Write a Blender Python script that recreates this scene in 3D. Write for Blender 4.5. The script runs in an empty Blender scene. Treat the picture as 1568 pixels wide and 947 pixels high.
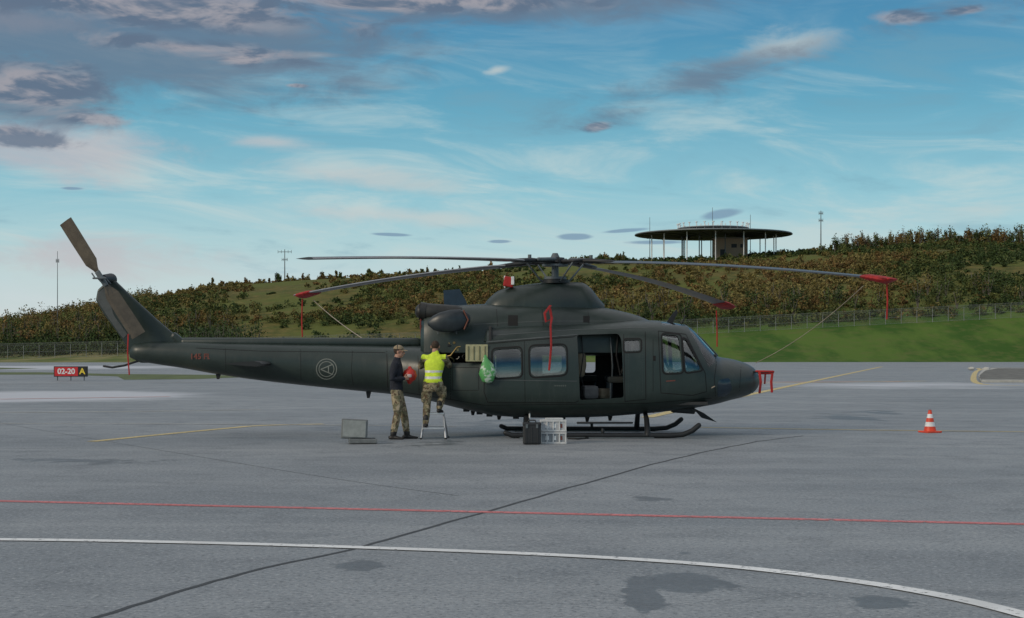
import bpy, bmesh, math, random
import numpy as np
from mathutils import Vector, Matrix, noise
random.seed(7); rng=np.random.default_rng(7)
R=math.radians
F=2410.0; H=1.65            # survey constants: focal length (px of photo) and eye height
def hx(px,dep=31.0): return (px-784)/F*dep
def hz(py,dep=31.0): return H+(538-py)/F*dep
def gp(px,py):
    d=F*H/(py-538.0); return ((px-784)/F*d, d-31.0)
scene=bpy.context.scene
COL=scene.collection
# ------------------------------------------------------------------ node helpers
def setin(nt,sock,v):
    if isinstance(v,bpy.types.NodeSocket): nt.links.new(v,sock)
    elif v is not None:
        try: sock.default_value=v
        except Exception: sock.default_value=(*v,1.0)
def M(nt,op,a,b=None,c=None,clamp=False):
    n=nt.nodes.new('ShaderNodeMath'); n.operation=op; n.use_clamp=clamp
    setin(nt,n.inputs[0],a); setin(nt,n.inputs[1],b); setin(nt,n.inputs[2],c)
    return n.outputs[0]
def MIX(nt,f,a,b,mode='MIX'):
    n=nt.nodes.new('ShaderNodeMix'); n.data_type='RGBA'; n.blend_type=mode
    setin(nt,n.inputs[0],f); setin(nt,n.inputs[6],a); setin(nt,n.inputs[7],b)
    return n.outputs[2]
def c4(c): return (c[0],c[1],c[2],1.0)
def NOISE(nt,vec,scale,detail=4,rough=.55,dist=0.0):
    n=nt.nodes.new('ShaderNodeTexNoise'); setin(nt,n.inputs['Vector'],vec)
    n.inputs['Scale'].default_value=scale; n.inputs['Detail'].default_value=detail
    n.inputs['Roughness'].default_value=rough; n.inputs['Distortion'].default_value=dist
    return n.outputs['Fac']
def SMOOTH(nt,v,a,b,lo=0.0,hi=1.0):
    n=nt.nodes.new('ShaderNodeMapRange'); n.interpolation_type='SMOOTHSTEP'
    setin(nt,n.inputs[0],v)
    n.inputs[1].default_value=a; n.inputs[2].default_value=b; n.inputs[3].default_value=lo; n.inputs[4].default_value=hi
    return n.outputs[0]
def MAP(nt,vec,loc=(0,0,0),rot=0,scale=(1,1,1),typ='POINT'):
    n=nt.nodes.new('ShaderNodeMapping'); n.vector_type=typ
    setin(nt,n.inputs[0],vec); n.inputs['Location'].default_value=loc
    n.inputs['Rotation'].default_value=(0,0,rot); n.inputs['Scale'].default_value=scale
    return n.outputs[0]
def BLOBS(nt,vec,blobs):
    cur=None
    for (x,y,rx,ry,rot,w) in blobs:
        m=MAP(nt,vec,(x,y,0),rot,(rx,ry,1),'TEXTURE')
        l=nt.nodes.new('ShaderNodeVectorMath'); l.operation='LENGTH'; nt.links.new(m,l.inputs[0])
        v=M(nt,'MULTIPLY_ADD',l.outputs['Value'],-w,w)
        cur=v if cur is None else M(nt,'MAXIMUM',cur,v)
    return cur
def RAMP(nt,fac,stops):
    n=nt.nodes.new('ShaderNodeValToRGB'); setin(nt,n.inputs[0],fac)
    e=n.color_ramp.elements
    while len(e)>1: e.remove(e[0])
    e[0].position=stops[0][0]; e[0].color=c4(stops[0][1])
    for p,c in stops[1:]:
        k=e.new(p); k.color=c4(c)
    return n.outputs[0]
def newmat(name):
    m=bpy.data.materials.new(name); m.use_nodes=True; nt=m.node_tree
    b=nt.nodes['Principled BSDF']; return m,nt,b
def pm(name,col,rough=.6,metal=0.0,var=.15,scale=6.0,bump=0.0,spec=.5,alpha=1.0):
    m,nt,b=newmat(name)
    tc=nt.nodes.new('ShaderNodeTexCoord').outputs['Object']
    n=NOISE(nt,tc,scale,3,.6)
    lo=tuple(max(0,x*(1-var)) for x in col); hi=tuple(x*(1+var) for x in col)
    c=MIX(nt,SMOOTH(nt,n,.3,.7),c4(lo),c4(hi)); nt.links.new(c,b.inputs['Base Color'])
    r=M(nt,'MULTIPLY_ADD',n,.15,rough-.07); nt.links.new(r,b.inputs['Roughness'])
    b.inputs['Metallic'].default_value=metal
    b.inputs['Specular IOR Level'].default_value=spec
    b.inputs['Alpha'].default_value=alpha
    if bump>0:
        bp=nt.nodes.new('ShaderNodeBump'); bp.inputs['Strength'].default_value=bump; bp.inputs['Distance'].default_value=.02
        nt.links.new(NOISE(nt,tc,scale*4,4,.6),bp.inputs['Height']); nt.links.new(bp.outputs[0],b.inputs['Normal'])
    return m
# ------------------------------------------------------------------ mesh helpers
def link(name,me,parent=None,mat=None):
    o=bpy.data.objects.new(name,me); COL.objects.link(o)
    if mat is not None:
        for mm in (mat if isinstance(mat,(list,tuple)) else [mat]): me.materials.append(mm)
    if parent: o.parent=parent
    return o
def empty(name,loc=(0,0,0),rz=0):
    e=bpy.data.objects.new(name,None); e.empty_display_size=.2; e.location=loc; e.rotation_euler=(0,0,rz); COL.objects.link(e); return e
def mesh(name,v,f,mat=None,parent=None,smooth=False,ang=None):
    me=bpy.data.meshes.new(name); me.from_pydata([tuple(p) for p in v],[],[tuple(q) for q in f]); me.update()
    if smooth:
        me.polygons.foreach_set('use_smooth',[True]*len(me.polygons))
        if ang: me.set_sharp_from_angle(angle=R(ang))
    return link(name,me,parent,mat)
def box(name,c,s,mat,parent=None,rot=(0,0,0),bev=.01):
    bm=bmesh.new(); bmesh.ops.create_cube(bm,size=1)
    bmesh.ops.scale(bm,vec=s,verts=bm.verts)
    if bev>0: bmesh.ops.bevel(bm,geom=list(bm.edges),offset=min(bev,min(s)*.4),segments=2,affect='EDGES',profile=.6)
    me=bpy.data.meshes.new(name); bm.to_mesh(me); bm.free()
    o=link(name,me,parent,mat); o.location=c; o.rotation_euler=rot; return o
def loftdata(pts,rad,side=(1,0,0),n=12,power=2.0):
    """closed skin round a polyline; rad entries r or (ra,rb)"""
    pts=[Vector(p) for p in pts]; V=[];Fc=[]
    S=Vector(side)
    def ring(c,a,b,ra,rb):
        out=[]
        for i in range(n):
            t=2*math.pi*i/n; ct,st=math.cos(t),math.sin(t)
            x=math.copysign(abs(ct)**(2/power),ct); y=math.copysign(abs(st)**(2/power),st)
            out.append(c+a*(x*ra)+b*(y*rb))
        return out
    rings=[]
    for i,p in enumerate(pts):
        t=(pts[min(i+1,len(pts)-1)]-pts[max(i-1,0)]).normalized()
        a=S-t*S.dot(t)
        if a.length<1e-3: a=t.orthogonal()
        a.normalize(); b=t.cross(a)
        r=rad[i]; ra,rb=(r if isinstance(r,(tuple,list)) else (r,r))
        if i==0:
            for k in (.35,.75): rings.append(ring(p-t*(min(ra,rb)*(math.sqrt(1-k*k))*1.0),a,b,ra*k,rb*k))
        rings.append(ring(p,a,b,ra,rb))
        if i==len(pts)-1:
            for k in (.75,.35): rings.append(ring(p+t*(min(ra,rb)*(math.sqrt(1-k*k))),a,b,ra*k,rb*k))
    for rg in rings: V+=rg
    for j in range(len(rings)-1):
        for i in range(n):
            k=(i+1)%n; Fc.append((j*n+i,j*n+k,(j+1)*n+k,(j+1)*n+i))
    Fc.append(tuple(reversed(range(n)))); Fc.append(tuple(range((len(rings)-1)*n,len(rings)*n)))
    return V,Fc
def tube(name,pts,r,mat,parent=None,n=10,side=(0.13,.9,.2)):
    rad=r if isinstance(r,list) else [r]*len(pts)
    V,Fc=loftdata(pts,rad,side,n); return mesh(name,V,Fc,mat,parent,True,60)
def cyl(name,p0,p1,r0,r1,mat,parent=None,n=20):
    p0,p1=Vector(p0),Vector(p1); t=(p1-p0).normalized(); a=t.orthogonal().normalized(); b=t.cross(a)
    V=[];
    for p,r in ((p0,r0),(p1,r1)):
        for i in range(n):
            q=2*math.pi*i/n; V.append(p+a*math.cos(q)*r+b*math.sin(q)*r)
    Fc=[(i,(i+1)%n,n+(i+1)%n,n+i) for i in range(n)]+[tuple(reversed(range(n))),tuple(range(n,2*n))]
    return mesh(name,V,Fc,mat,parent,True,40)
def plate(name,poly,thick,mat,parent=None,axis='Y',at=0.0):
    """flat polygon (u,v) extruded; axis Y: poly is x,z ; axis Z: poly is x,y"""
    V=[]
    for s in (-.5,.5):
        for u,v in poly:
            V.append((u,at+s*thick,v) if axis=='Y' else (u,v,at+s*thick))
    n=len(poly); Fc=[tuple(range(n)),tuple(reversed(range(n,2*n)))]+[(i,n+i,n+(i+1)%n,(i+1)%n) for i in range(n)]
    o=mesh(name,V,Fc,mat,parent); 
    bm=bmesh.new(); bm.from_mesh(o.data); bmesh.ops.recalc_face_normals(bm,faces=bm.faces); bm.to_mesh(o.data); bm.free()
    return o
def bake(o):
    dg=bpy.context.evaluated_depsgraph_get(); dg.update()
    me=bpy.data.meshes.new_from_object(o.evaluated_get(dg)); o.modifiers.clear(); o.data=me
def joinmeshes(name,parts,mats,parent=None,smooth=True):
    """parts: list of (verts, faces, matindex)"""
    V=[];Fc=[];mi=[]
    for v,f,m in parts:
        k=len(V); V+=[tuple(p) for p in v]; Fc+=[tuple(i+k for i in q) for q in f]
        mi+= ([m]*len(f) if isinstance(m,int) else list(m))
    o=mesh(name,V,Fc,mats,parent,smooth,50 if smooth else None)
    o.data.polygons.foreach_set('material_index',mi); return o
# ------------------------------------------------------------------ WORLD
SUN_EL=R(22); SUN_AZ=R(232)   # compass-like, measured from +Y clockwise: behind camera, left
w=bpy.data.worlds.new("World"); scene.world=w; w.use_nodes=True; nt=w.node_tree
try: w.cycles.sampling_method='NONE'
except Exception: pass
bg=nt.nodes['Background']
tc=nt.nodes.new('ShaderNodeTexCoord').outputs['Generated']
sky=nt.nodes.new('ShaderNodeTexSky'); sky.sky_type='NISHITA'; sky.sun_disc=False
sky.sun_elevation=SUN_EL; sky.sun_rotation=SUN_AZ
sep=nt.nodes.new('ShaderNodeSeparateXYZ'); nt.links.new(tc,sep.inputs[0])
X,Y,Z=sep.outputs
az=M(nt,'ARCTAN2',X,Y); el=M(nt,'ARCSINE',Z)
cmb=nt.nodes.new('ShaderNodeCombineXYZ'); nt.links.new(az,cmb.inputs[0]); nt.links.new(el,cmb.inputs[1])
ANG=cmb.outputs[0]
grad=RAMP(nt,M(nt,'MAXIMUM',Z,0.0),[(0,(.60,.62,.63)),(.03,(.53,.61,.64)),(.065,(.38,.56,.60)),(.10,(.22,.47,.56)),(.15,(.095,.33,.46)),(.20,(.04,.22,.38)),(.26,(.028,.155,.32)),(.42,(.40,.43,.46)),(.7,(.60,.60,.62)),(1,(.58,.59,.61))])  # bright upper stops added overhead, out of view, to lift the ambient light
skyc=MIX(nt,1.0,sky.outputs[0],c4((.014,.014,.014)),'MULTIPLY')
base=MIX(nt,1.0,grad,skyc,'ADD')
def A(px,py,rx,ry,rot=0,wt=1.0): return (math.atan((px-784)/F),math.atan((538-py)/F),rx/F,ry/F,R(-rot),wt)
wv=nt.nodes.new('ShaderNodeVectorMath'); wv.operation='MULTIPLY'; nt.links.new(ANG,wv.inputs[0]); wv.inputs[1].default_value=(1,2.9,1)
N1=NOISE(nt,wv.outputs[0],17,6,.64,.5)
N1b=NOISE(nt,MAP(nt,wv.outputs[0],(.006,-.016,0)),17,4,.62,.5)
sv=nt.nodes.new('ShaderNodeVectorMath'); sv.operation='MULTIPLY'; nt.links.new(MAP(nt,ANG,rot=R(5)),sv.inputs[0]); sv.inputs[1].default_value=(4,22,1)
NS=NOISE(nt,sv.outputs[0],1.7,6,.62,.7)
# thin wisps, light and shadowed
wis=M(nt,'MULTIPLY',SMOOTH(nt,NS,.44,.70),SMOOTH(nt,el,.215,.10,.12,.75))
c=MIX(nt,wis,base,c4((.54,.65,.65)))
c=MIX(nt,M(nt,'MULTIPLY',SMOOTH(nt,NS,.46,.30),.35),c,c4((.18,.35,.45)))
# cream / pink haze banks
P=BLOBS(nt,ANG,[A(400,45,130,22,4,1),A(470,88,70,9,0,1),A(1210,75,150,42,-8,.8),A(50,55,150,32,0,.9),A(420,222,110,18,4,.7),A(570,275,240,30,5,.9),A(620,332,280,22,3,.8),A(100,245,260,70,5,1.0),A(760,108,34,10,-12,.9),A(1500,330,200,30,-3,.6),A(150,400,330,50,0,.8)])
dP=SMOOTH(nt,M(nt,'ADD',P,M(nt,'MULTIPLY_ADD',N1,1.3,-.72)),.05,.75)
pinkmix=MIX(nt,SMOOTH(nt,az,-.30,.0),c4((.52,.47,.50)),c4((.58,.62,.60)))
c=MIX(nt,M(nt,'MULTIPLY',dP,.65),c,pinkmix)
# soft slate veils
Vb=BLOBS(nt,ANG,[A(1080,125,330,42,-14,.8),A(960,175,190,26,-8,.7),A(180,50,560,140,4,1.6),A(760,-5,520,56,0,1.7),A(40,150,190,75,6,1.8),A(1450,40,230,30,-5,.5)])
dV=SMOOTH(nt,M(nt,'ADD',Vb,M(nt,'MULTIPLY_ADD',N1,1.8,-.95)),.0,.85)
c=MIX(nt,M(nt,'MULTIPLY',dV,.78),c,c4((.14,.19,.265)))
# defined clouds
Db=BLOBS(nt,ANG,[A(40,150,160,50,6,1.1),A(200,18,400,52,2,1.1),A(280,82,240,24,4,1.0),A(370,98,60,16,0,1),A(640,4,440,24,0,1.0),A(45,228,95,22,5,1.0),A(150,194,80,14,2,1),
 A(1385,42,75,15,4,1),A(1476,37,45,10,-4,1),A(915,195,30,11,-8,1.1),A(452,135,26,5,0,.9),A(1570,2,60,10,0,.9)])
dD=SMOOTH(nt,M(nt,'ADD',Db,M(nt,'MULTIPLY_ADD',N1,1.9,-1.0)),.04,.62)
lit=SMOOTH(nt,M(nt,'SUBTRACT',N1b,N1),-.08,.12)
cc=MIX(nt,lit,c4((.12,.165,.24)),c4((.38,.36,.39)))
c=MIX(nt,M(nt,'MULTIPLY',dD,.8),c,cc)
# low flat lenticular clouds
Lb=BLOBS(nt,ANG,[A(880,363,36,7,0,1.2),A(600,360,38,3.5,2,1.1),A(765,370,24,3.5,0,1),A(955,354,48,4,-4,1.1),A(1105,330,44,10,-8,1),A(110,298,22,3,0,.8),A(1010,372,60,4,0,.8)])
dL=SMOOTH(nt,M(nt,'ADD',Lb,M(nt,'MULTIPLY_ADD',N1,.9,-.5)),.05,.5)
c=MIX(nt,M(nt,'MULTIPLY',dL,.8),c,c4((.19,.30,.42)))
nt.links.new(c,bg.inputs[0]); bg.inputs[1].default_value=1.0
# sun (veiled evening sun)
sl=bpy.data.lights.new("sun","SUN"); sl.energy=1.4; sl.angle=R(12); sl.color=(1,.85,.66)
so=bpy.data.objects.new("sun",sl); COL.objects.link(so)
sd=Vector((math.sin(SUN_AZ)*math.cos(SUN_EL),math.cos(SUN_AZ)*math.cos(SUN_EL),math.sin(SUN_EL)))
so.rotation_euler=sd.to_track_quat('Z','Y').to_euler(); so.location=(-10,-30,30)
# camera
cd=bpy.data.cameras.new("camera"); cam=bpy.data.objects.new("camera",cd); COL.objects.link(cam); scene.camera=cam
cam.location=(0,-31,H); cam.rotation_euler=(R(90),0,0); cd.sensor_width=36; cd.lens=F/1568*36; cd.shift_y=(538-473.5)/1568
cd.clip_end=6000; cd.clip_start=.1
scene.view_settings.view_transform='Standard'; scene.view_settings.look='None'; scene.view_settings.exposure=0
# ------------------------------------------------------------------ TERRAIN
CR=[(-1500,530),(-600,525),(0,500),(100,488),(200,466),(320,444),(480,430),(640,421),(800,411),(960,402),(1100,394),(1280,386),(1420,380),(1568,376),(2400,368)]
FE=[(-1500,552),(-600,550),(0,550),(300,543),(640,532),(1080,510),(1568,484),(2400,468)]
def terr(x,y):
    d=y+31.0
    if d<245: return 0.0
    px=784+F*x/d
    zc=H+(538-np.interp(px,*zip(*CR)))*400/F; zf=H+(538-np.interp(px,*zip(*FE)))*275/F
    if d<275: t=(d-245)/30; return max(0,zf*t**1.15)
    b=noise.noise(Vector((x*.035,y*.035,0)))*.9+noise.noise(Vector((x*.1,y*.1,3)))*.35
    if d<400:
        t=(d-275)/125; z=zf+(zc-zf)*(1-(1-t)**1.5); return z+b*min(1,t*4)*min(1,(400-d)/20+.3)
    t=min(1,(d-400)/500); return zc*(1-t*t*(3-2*t))+b*.3*(1-t)
xs=np.concatenate([[-4000,-1500,-700,-400],np.arange(-260,261,4.0),[400,700,1500,4000]])
ys=np.concatenate([[-600,-100],np.arange(180,400,3.0),[420,450,500,560,640,740,900,1500,4500]])
V=[];zone=[]
for y in ys:
    for x in xs:
        V.append((x,y,terr(x,y)))
        d=y+31; n=noise.noise(Vector((x*.06,y*.1,9)))
        g=1-min(1,max(0,(d-280+n*10)/8)); px=784+F*x/max(d,1)
        zone.append((g,min(1,max(0,(px-500)/500)),0,1))
nx=len(xs); Fc=[(j*nx+i,j*nx+i+1,(j+1)*nx+i+1,(j+1)*nx+i) for j in range(len(ys)-1) for i in range(nx-1)]
m,nt,b=newmat("grass_and_heath")
pos=nt.nodes.new('ShaderNodeTexCoord').outputs['Object']
at=nt.nodes.new('ShaderNodeAttribute'); at.attribute_name='zone'; sp=nt.nodes.new('ShaderNodeSeparateColor'); nt.links.new(at.outputs['Color'],sp.inputs[0])
n1=NOISE(nt,pos,.05,5,.65); n2=NOISE(nt,pos,.35,5,.7); n3=NOISE(nt,MAP(nt,pos,scale=(1,.35,1)),.12,5,.6)
gR=MIX(nt,SMOOTH(nt,n3,.4,.6),c4((.040,.095,.014)),c4((.085,.145,.026)))
gR=MIX(nt,SMOOTH(nt,n2,.45,.7,0,.65),gR,c4((.115,.13,.04)))
gL=MIX(nt,SMOOTH(nt,n3,.35,.65),c4((.09,.125,.032)),c4((.24,.21,.10)))
gr=MIX(nt,sp.outputs[1],gL,gR)
hh=RAMP(nt,n2,[(.3,(.045,.058,.018)),(.45,(.09,.092,.028)),(.58,(.14,.115,.038)),(.75,(.21,.16,.065))])
hh=MIX(nt,SMOOTH(nt,n1,.42,.6),hh,MIX(nt,n2,c4((.07,.095,.022)),c4((.14,.145,.042))))
cc=MIX(nt,sp.outputs[0],hh,gr); nt.links.new(cc,b.inputs['Base Color']); b.inputs['Roughness'].default_value=.95; b.inputs['Specular IOR Level'].default_value=.1
ground=mesh("ground_terrain",V,Fc,m,None,True)
ca=ground.data.color_attributes.new('zone','FLOAT_COLOR','POINT'); ca.data.foreach_set('color',np.array(zone,dtype=np.float32).ravel())
# ------------------------------------------------------------------ APRON
m,nt,b=newmat("asphalt")
pos=nt.nodes.new('ShaderNodeTexCoord').outputs['Object']
big=NOISE(nt,pos,.16,4,.62); mid=NOISE(nt,pos,1.1,5,.72,.4); fine=NOISE(nt,pos,24,4,.8); str_=NOISE(nt,MAP(nt,pos,rot=R(6),scale=(.06,.7,1)),1.0,5,.65)
base=MIX(nt,SMOOTH(nt,big,.3,.7),c4((.185,.203,.218)),c4((.255,.272,.285)))
base=MIX(nt,SMOOTH(nt,str_,.42,.72,0,.45),base,c4((.36,.375,.38)))
base=MIX(nt,SMOOTH(nt,mid,.45,.72,0,.6),base,c4((.135,.152,.168)))
base=MIX(nt,SMOOTH(nt,fine,.47,.36,0,.78),base,c4((.07,.08,.09)))
base=MIX(nt,SMOOTH(nt,fine,.54,.68,0,.65),base,c4((.50,.515,.52)))
def G(px,py,rx,ry,wt=1.0,rot=0):
    x,y=gp(px,py); d=y+31; return (x,y,rx/F*d, ry*d*d/(F*H),R(rot),wt)
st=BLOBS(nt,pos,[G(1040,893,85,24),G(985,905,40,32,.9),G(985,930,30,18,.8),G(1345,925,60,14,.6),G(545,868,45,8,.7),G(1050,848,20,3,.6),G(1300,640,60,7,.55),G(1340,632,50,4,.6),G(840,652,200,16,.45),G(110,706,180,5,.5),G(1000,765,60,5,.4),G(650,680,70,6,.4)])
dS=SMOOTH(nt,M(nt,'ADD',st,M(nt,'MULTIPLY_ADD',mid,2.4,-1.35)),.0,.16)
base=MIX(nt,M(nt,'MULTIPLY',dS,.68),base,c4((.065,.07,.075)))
lt=BLOBS(nt,pos,[G(60,607,290,11,1.1),G(60,563,300,4,.8),G(1380,590,300,8,.4)])  # first blob: wet reflecting strip, its brightness painted in as pale colour
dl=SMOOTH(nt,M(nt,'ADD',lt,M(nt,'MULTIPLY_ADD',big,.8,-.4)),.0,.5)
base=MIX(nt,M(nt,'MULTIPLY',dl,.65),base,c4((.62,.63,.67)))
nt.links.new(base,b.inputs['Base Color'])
rr=M(nt,'MULTIPLY_ADD',mid,.25,.52); nt.links.new(M(nt,'MULTIPLY_ADD',dS,-.18,rr),b.inputs['Roughness']); b.inputs['Specular IOR Level'].default_value=.4
bp=nt.nodes.new('ShaderNodeBump'); bp.inputs['Strength'].default_value=.5; bp.inputs['Distance'].default_value=.012
nt.links.new(fine,bp.inputs['Height']); nt.links.new(bp.outputs[0],b.inputs['Normal'])
asph=m
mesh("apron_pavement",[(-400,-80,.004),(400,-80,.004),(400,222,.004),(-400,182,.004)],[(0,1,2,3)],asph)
def paint(name,col,wear=.5):
    m,nt,b=newmat(name); pos=nt.nodes.new('ShaderNodeTexCoord').outputs['Object']
    n=NOISE(nt,pos,14,5,.7); k=NOISE(nt,pos,1.0,3,.5)
    b.inputs['Base Color'].default_value=c4(col); nt.links.new(MIX(nt,SMOOTH(nt,k,.3,.7),c4(col),c4(tuple(x*.75 for x in col))),b.inputs['Base Color'])
    a=SMOOTH(nt,M(nt,'ADD',n,M(nt,'MULTIPLY',k,.25)),wear-.1,wear+.08)
    nt.links.new(a,b.inputs['Alpha']); b.inputs['Roughness'].default_value=.7; return m
pw=paint("white_paint",(.80,.81,.80),.50); pr=paint("red_paint",(.62,.19,.19),.54); py_=paint("yellow_paint",(.68,.54,.24),.53); pf=paint("faded_paint",(.52,.50,.44),.58)
pink=paint("pink_paint",(.66,.34,.31),.54); tar=pm("tar_seam",(.045,.05,.055),.8)
def strip(name,pts,width,mat,z=.008,sub=True):
    P=[Vector((*gp(*p),0)) for p in pts]
    if sub and len(P)>2:
        Q=[]
        for i in range(len(P)-1):
            p0=P[max(i-1,0)];p1=P[i];p2=P[i+1];p3=P[min(i+2,len(P)-1)]
            for k in range(10):
                t=k/10; Q.append(.5*((2*p1)+(p2-p0)*t+(2*p0-5*p1+4*p2-p3)*t*t+(3*p1-p0-3*p2+p3)*t**3))
        Q.append(P[-1]); P=Q
    V=[];n=len(P)
    for i,p in enumerate(P):
        t=(P[min(i+1,n-1)]-P[max(i-1,0)]).normalized(); q=Vector((-t.y,t.x,0))*width/2
        V+=[(p.x+q.x,p.y+q.y,z),(p.x-q.x,p.y-q.y,z)]
    return mesh(name,V,[(2*i,2*i+1,2*i+3,2*i+2) for i in range(n-1)],mat)
strip("red_apron_line",[(-500,757),(2100,816)],.17,pr)
strip("white_apron_line",[(-500,825),(0,828),(300,833),(600,842),(870,853),(1100,868),(1300,891),(1450,916),(1568,944),(1700,985)],.16,pw,.012)
seam=[(60,978),(150,947),(280,905),(400,872),(530,845),(640,814),(750,783),(870,748),(1000,712),(1090,690),(1160,677),(1230,668)]
P_=[]
for a_,b_ in zip(seam,seam[1:]):
    for k in range(5): P_.append((a_[0]+(b_[0]-a_[0])*k/5+random.uniform(-2,2),a_[1]+(b_[1]-a_[1])*k/5+random.uniform(-.45,.45)))
seam=P_+[seam[-1]]
strip("tar_seam_line",seam,.05,tar,.0065,False)
strip("tar_seam_line",[(-50,640),(400,716),(700,760)],.012,tar,.0062)
strip("yellow_taxi_line",[(140,677),(250,666),(350,656.5),(400,652.5),(495,650)],.22,py_,.010)
strip("yellow_taxi_line",[(-200,649),(350,650.5),(700,654)],.14,pf,.014)
strip("yellow_taxi_line",[(1060,655),(1300,659),(1900,666)],.15,py_,.0105)
strip("yellow_taxi_line",[(1350,562),(1180,598),(990,640)],.34,py_,.0125)
strip("pink_apron_line",[(1160,585.5),(1380,585)],.75,pink,.0095)
strip("yellow_taxi_line",[(1110,588),(1420,584)],.4,py_,.0115)
strip("yellow_taxi_line",[(300,586),(-100,590)],.3,pf,.0105)
strip("yellow_taxi_line",[(-300,630),(60,632),(400,628)],.25,pf,.0115)
strip("pink_apron_line",[(0,612),(260,608)],.35,pink,.0135)
# grass verge on the left and traffic island on the right
gm=pm("verge_grass",(.085,.11,.03),.95,0,.35,.6)
def sheet(name,pts,z,mat):
    P=[gp(*p) for p in pts]; return mesh(name,[(x,y,z) for x,y in P],[tuple(range(len(P)))],mat)
sheet("grass_verge",[(-300,571),(60,570.5),(170,573),(330,574.5),(380,578),(300,581),(190,582),(180,577),(90,574),(-300,575)],.010,gm)
sheet("grass_verge",[(-300,563),(-20,563),(60,564.5),(-20,566.5),(-300,567)],.010,gm)
isl=pm("island_gravel",(.14,.135,.12),.95,0,.4,1.2,.5); kerb=pm("concrete_kerb",(.42,.41,.37),.85,0,.2,2)
P=[gp(*p) for p in [(1503,586),(1498,578),(1503,570),(1520,566),(1900,566),(1900,587)]]
V=[(x,y,.004) for x,y in P]+[(x,y,.12) for x,y in P]; n=len(P)
cx=sum(p[0] for p in P)/n; cy=sum(p[1] for p in P)/n
P2=[(x+(cx-x)*.03,y+(cy-y)*.06) for x,y in P]
V+=[(x,y,.12) for x,y in P2]
e=empty("traffic_island")
mesh("kerb",V,[(i,(i+1)%n,n+(i+1)%n,n+i) for i in range(n)]+[(n+i,n+(i+1)%n,2*n+(i+1)%n,2*n+i) for i in range(n)],kerb,e)
mesh("gravel",[(x,y,.11) for x,y in P2],[tuple(range(n))],isl,e)
for k in range(26):
    x=random.uniform(P[2][0]+2,P[2][0]+22); y=random.uniform(P[0][1]+3,P[3][1]-4)
    bm=bmesh.new(); bmesh.ops.create_icosphere(bm,subdivisions=2,radius=random.uniform(.15,.4))
    for v in bm.verts: v.co*=1+.3*noise.noise(v.co*4+Vector((k,0,0))); v.co.z*=.6
    me=bpy.data.meshes.new("rock"); bm.to_mesh(me); bm.free(); o=link("rock",me,e,kerb if k%3 else isl); o.location=(x,y,.15)
strip("yellow_taxi_line",[(1560,591),(1500,588),(1491,577),(1500,567),(1530,563.5),(1800,562)],.35,py_,.010)
# ------------------------------------------------------------------ SHRUBS
def leafmass(name,C,RAD,HT,COLR,nq,qs,sig=.17):
    N=len(C); C=np.array(C);RAD=np.array(RAD);HT=np.array(HT);COLR=np.array(COLR)
    nl=9
    lc=rng.normal(size=(N,nl,3)); lc/=np.linalg.norm(lc,axis=2,keepdims=True); lc*=rng.uniform(.2,1.1,(N,nl,1))
    lc[:,:,2]-=.15*(lc[:,:,0]**2+lc[:,:,1]**2)
    li=rng.integers(0,nl,(N,nq))
    p=np.take_along_axis(lc,li[:,:,None].repeat(3,2),axis=1)+rng.normal(size=(N,nq,3))*np.array([sig,sig,sig*1.35])
    lum=rng.uniform(.6,1.4,(N,nl)); lq=np.take_along_axis(lum,li,axis=1)
    pos=np.empty_like(p); pos[:,:,0]=C[:,None,0]+p[:,:,0]*RAD[:,None]; pos[:,:,1]=C[:,None,1]+p[:,:,1]*RAD[:,None]
    pos[:,:,2]=C[:,None,2]+HT[:,None]*.42+p[:,:,2]*HT[:,None]*.46
    a=rng.normal(size=(N,nq,3)); a/=np.linalg.norm(a,axis=2,keepdims=True); b=rng.normal(size=(N,nq,3)); b-=a*(a*b).sum(2,keepdims=True); b/=np.linalg.norm(b,axis=2,keepdims=True)
    s=(qs*rng.uniform(.5,1.3,(N,nq,1)))
    q=np.stack([pos+a*s,pos+b*s*.6,pos-a*s,pos-b*s*.6],axis=2).reshape(-1,3)
    col=COLR[:,None,:]*(lq*rng.uniform(.75,1.3,(N,nq)))[:,:,None]
    col=np.repeat(col.reshape(-1,3),4,axis=0); col=np.concatenate([col,np.ones((len(col),1))],1)
    nf=N*nq; me=bpy.data.meshes.new(name); me.vertices.add(nf*4); me.vertices.foreach_set('co',q.astype(np.float32).ravel())
    me.loops.add(nf*4); me.loops.foreach_set('vertex_index',np.arange(nf*4,dtype=np.int32)); me.polygons.add(nf)
    me.polygons.foreach_set('loop_start',np.arange(0,nf*4,4,dtype=np.int32)); me.update(calc_edges=True)
    ca=me.color_attributes.new('Col','FLOAT_COLOR','POINT'); ca.data.foreach_set('color',col.astype(np.float32).ravel())
    return link(name,me,None,leafm)
leafm,nt,b=newmat("foliage"); at=nt.nodes.new('ShaderNodeAttribute'); at.attribute_name='Col'; nt.links.new(at.outputs['Color'],b.inputs['Base Color'])
b.inputs['Roughness'].default_value=.8; b.inputs['Specular IOR Level'].default_value=.15
pal=[(.045,.068,.022),(.068,.090,.028),(.10,.11,.034),(.13,.105,.034),(.155,.100,.038),(.17,.14,.05)]
C=[];Rd=[];Ht=[];Cl=[]
tries=0
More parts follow.
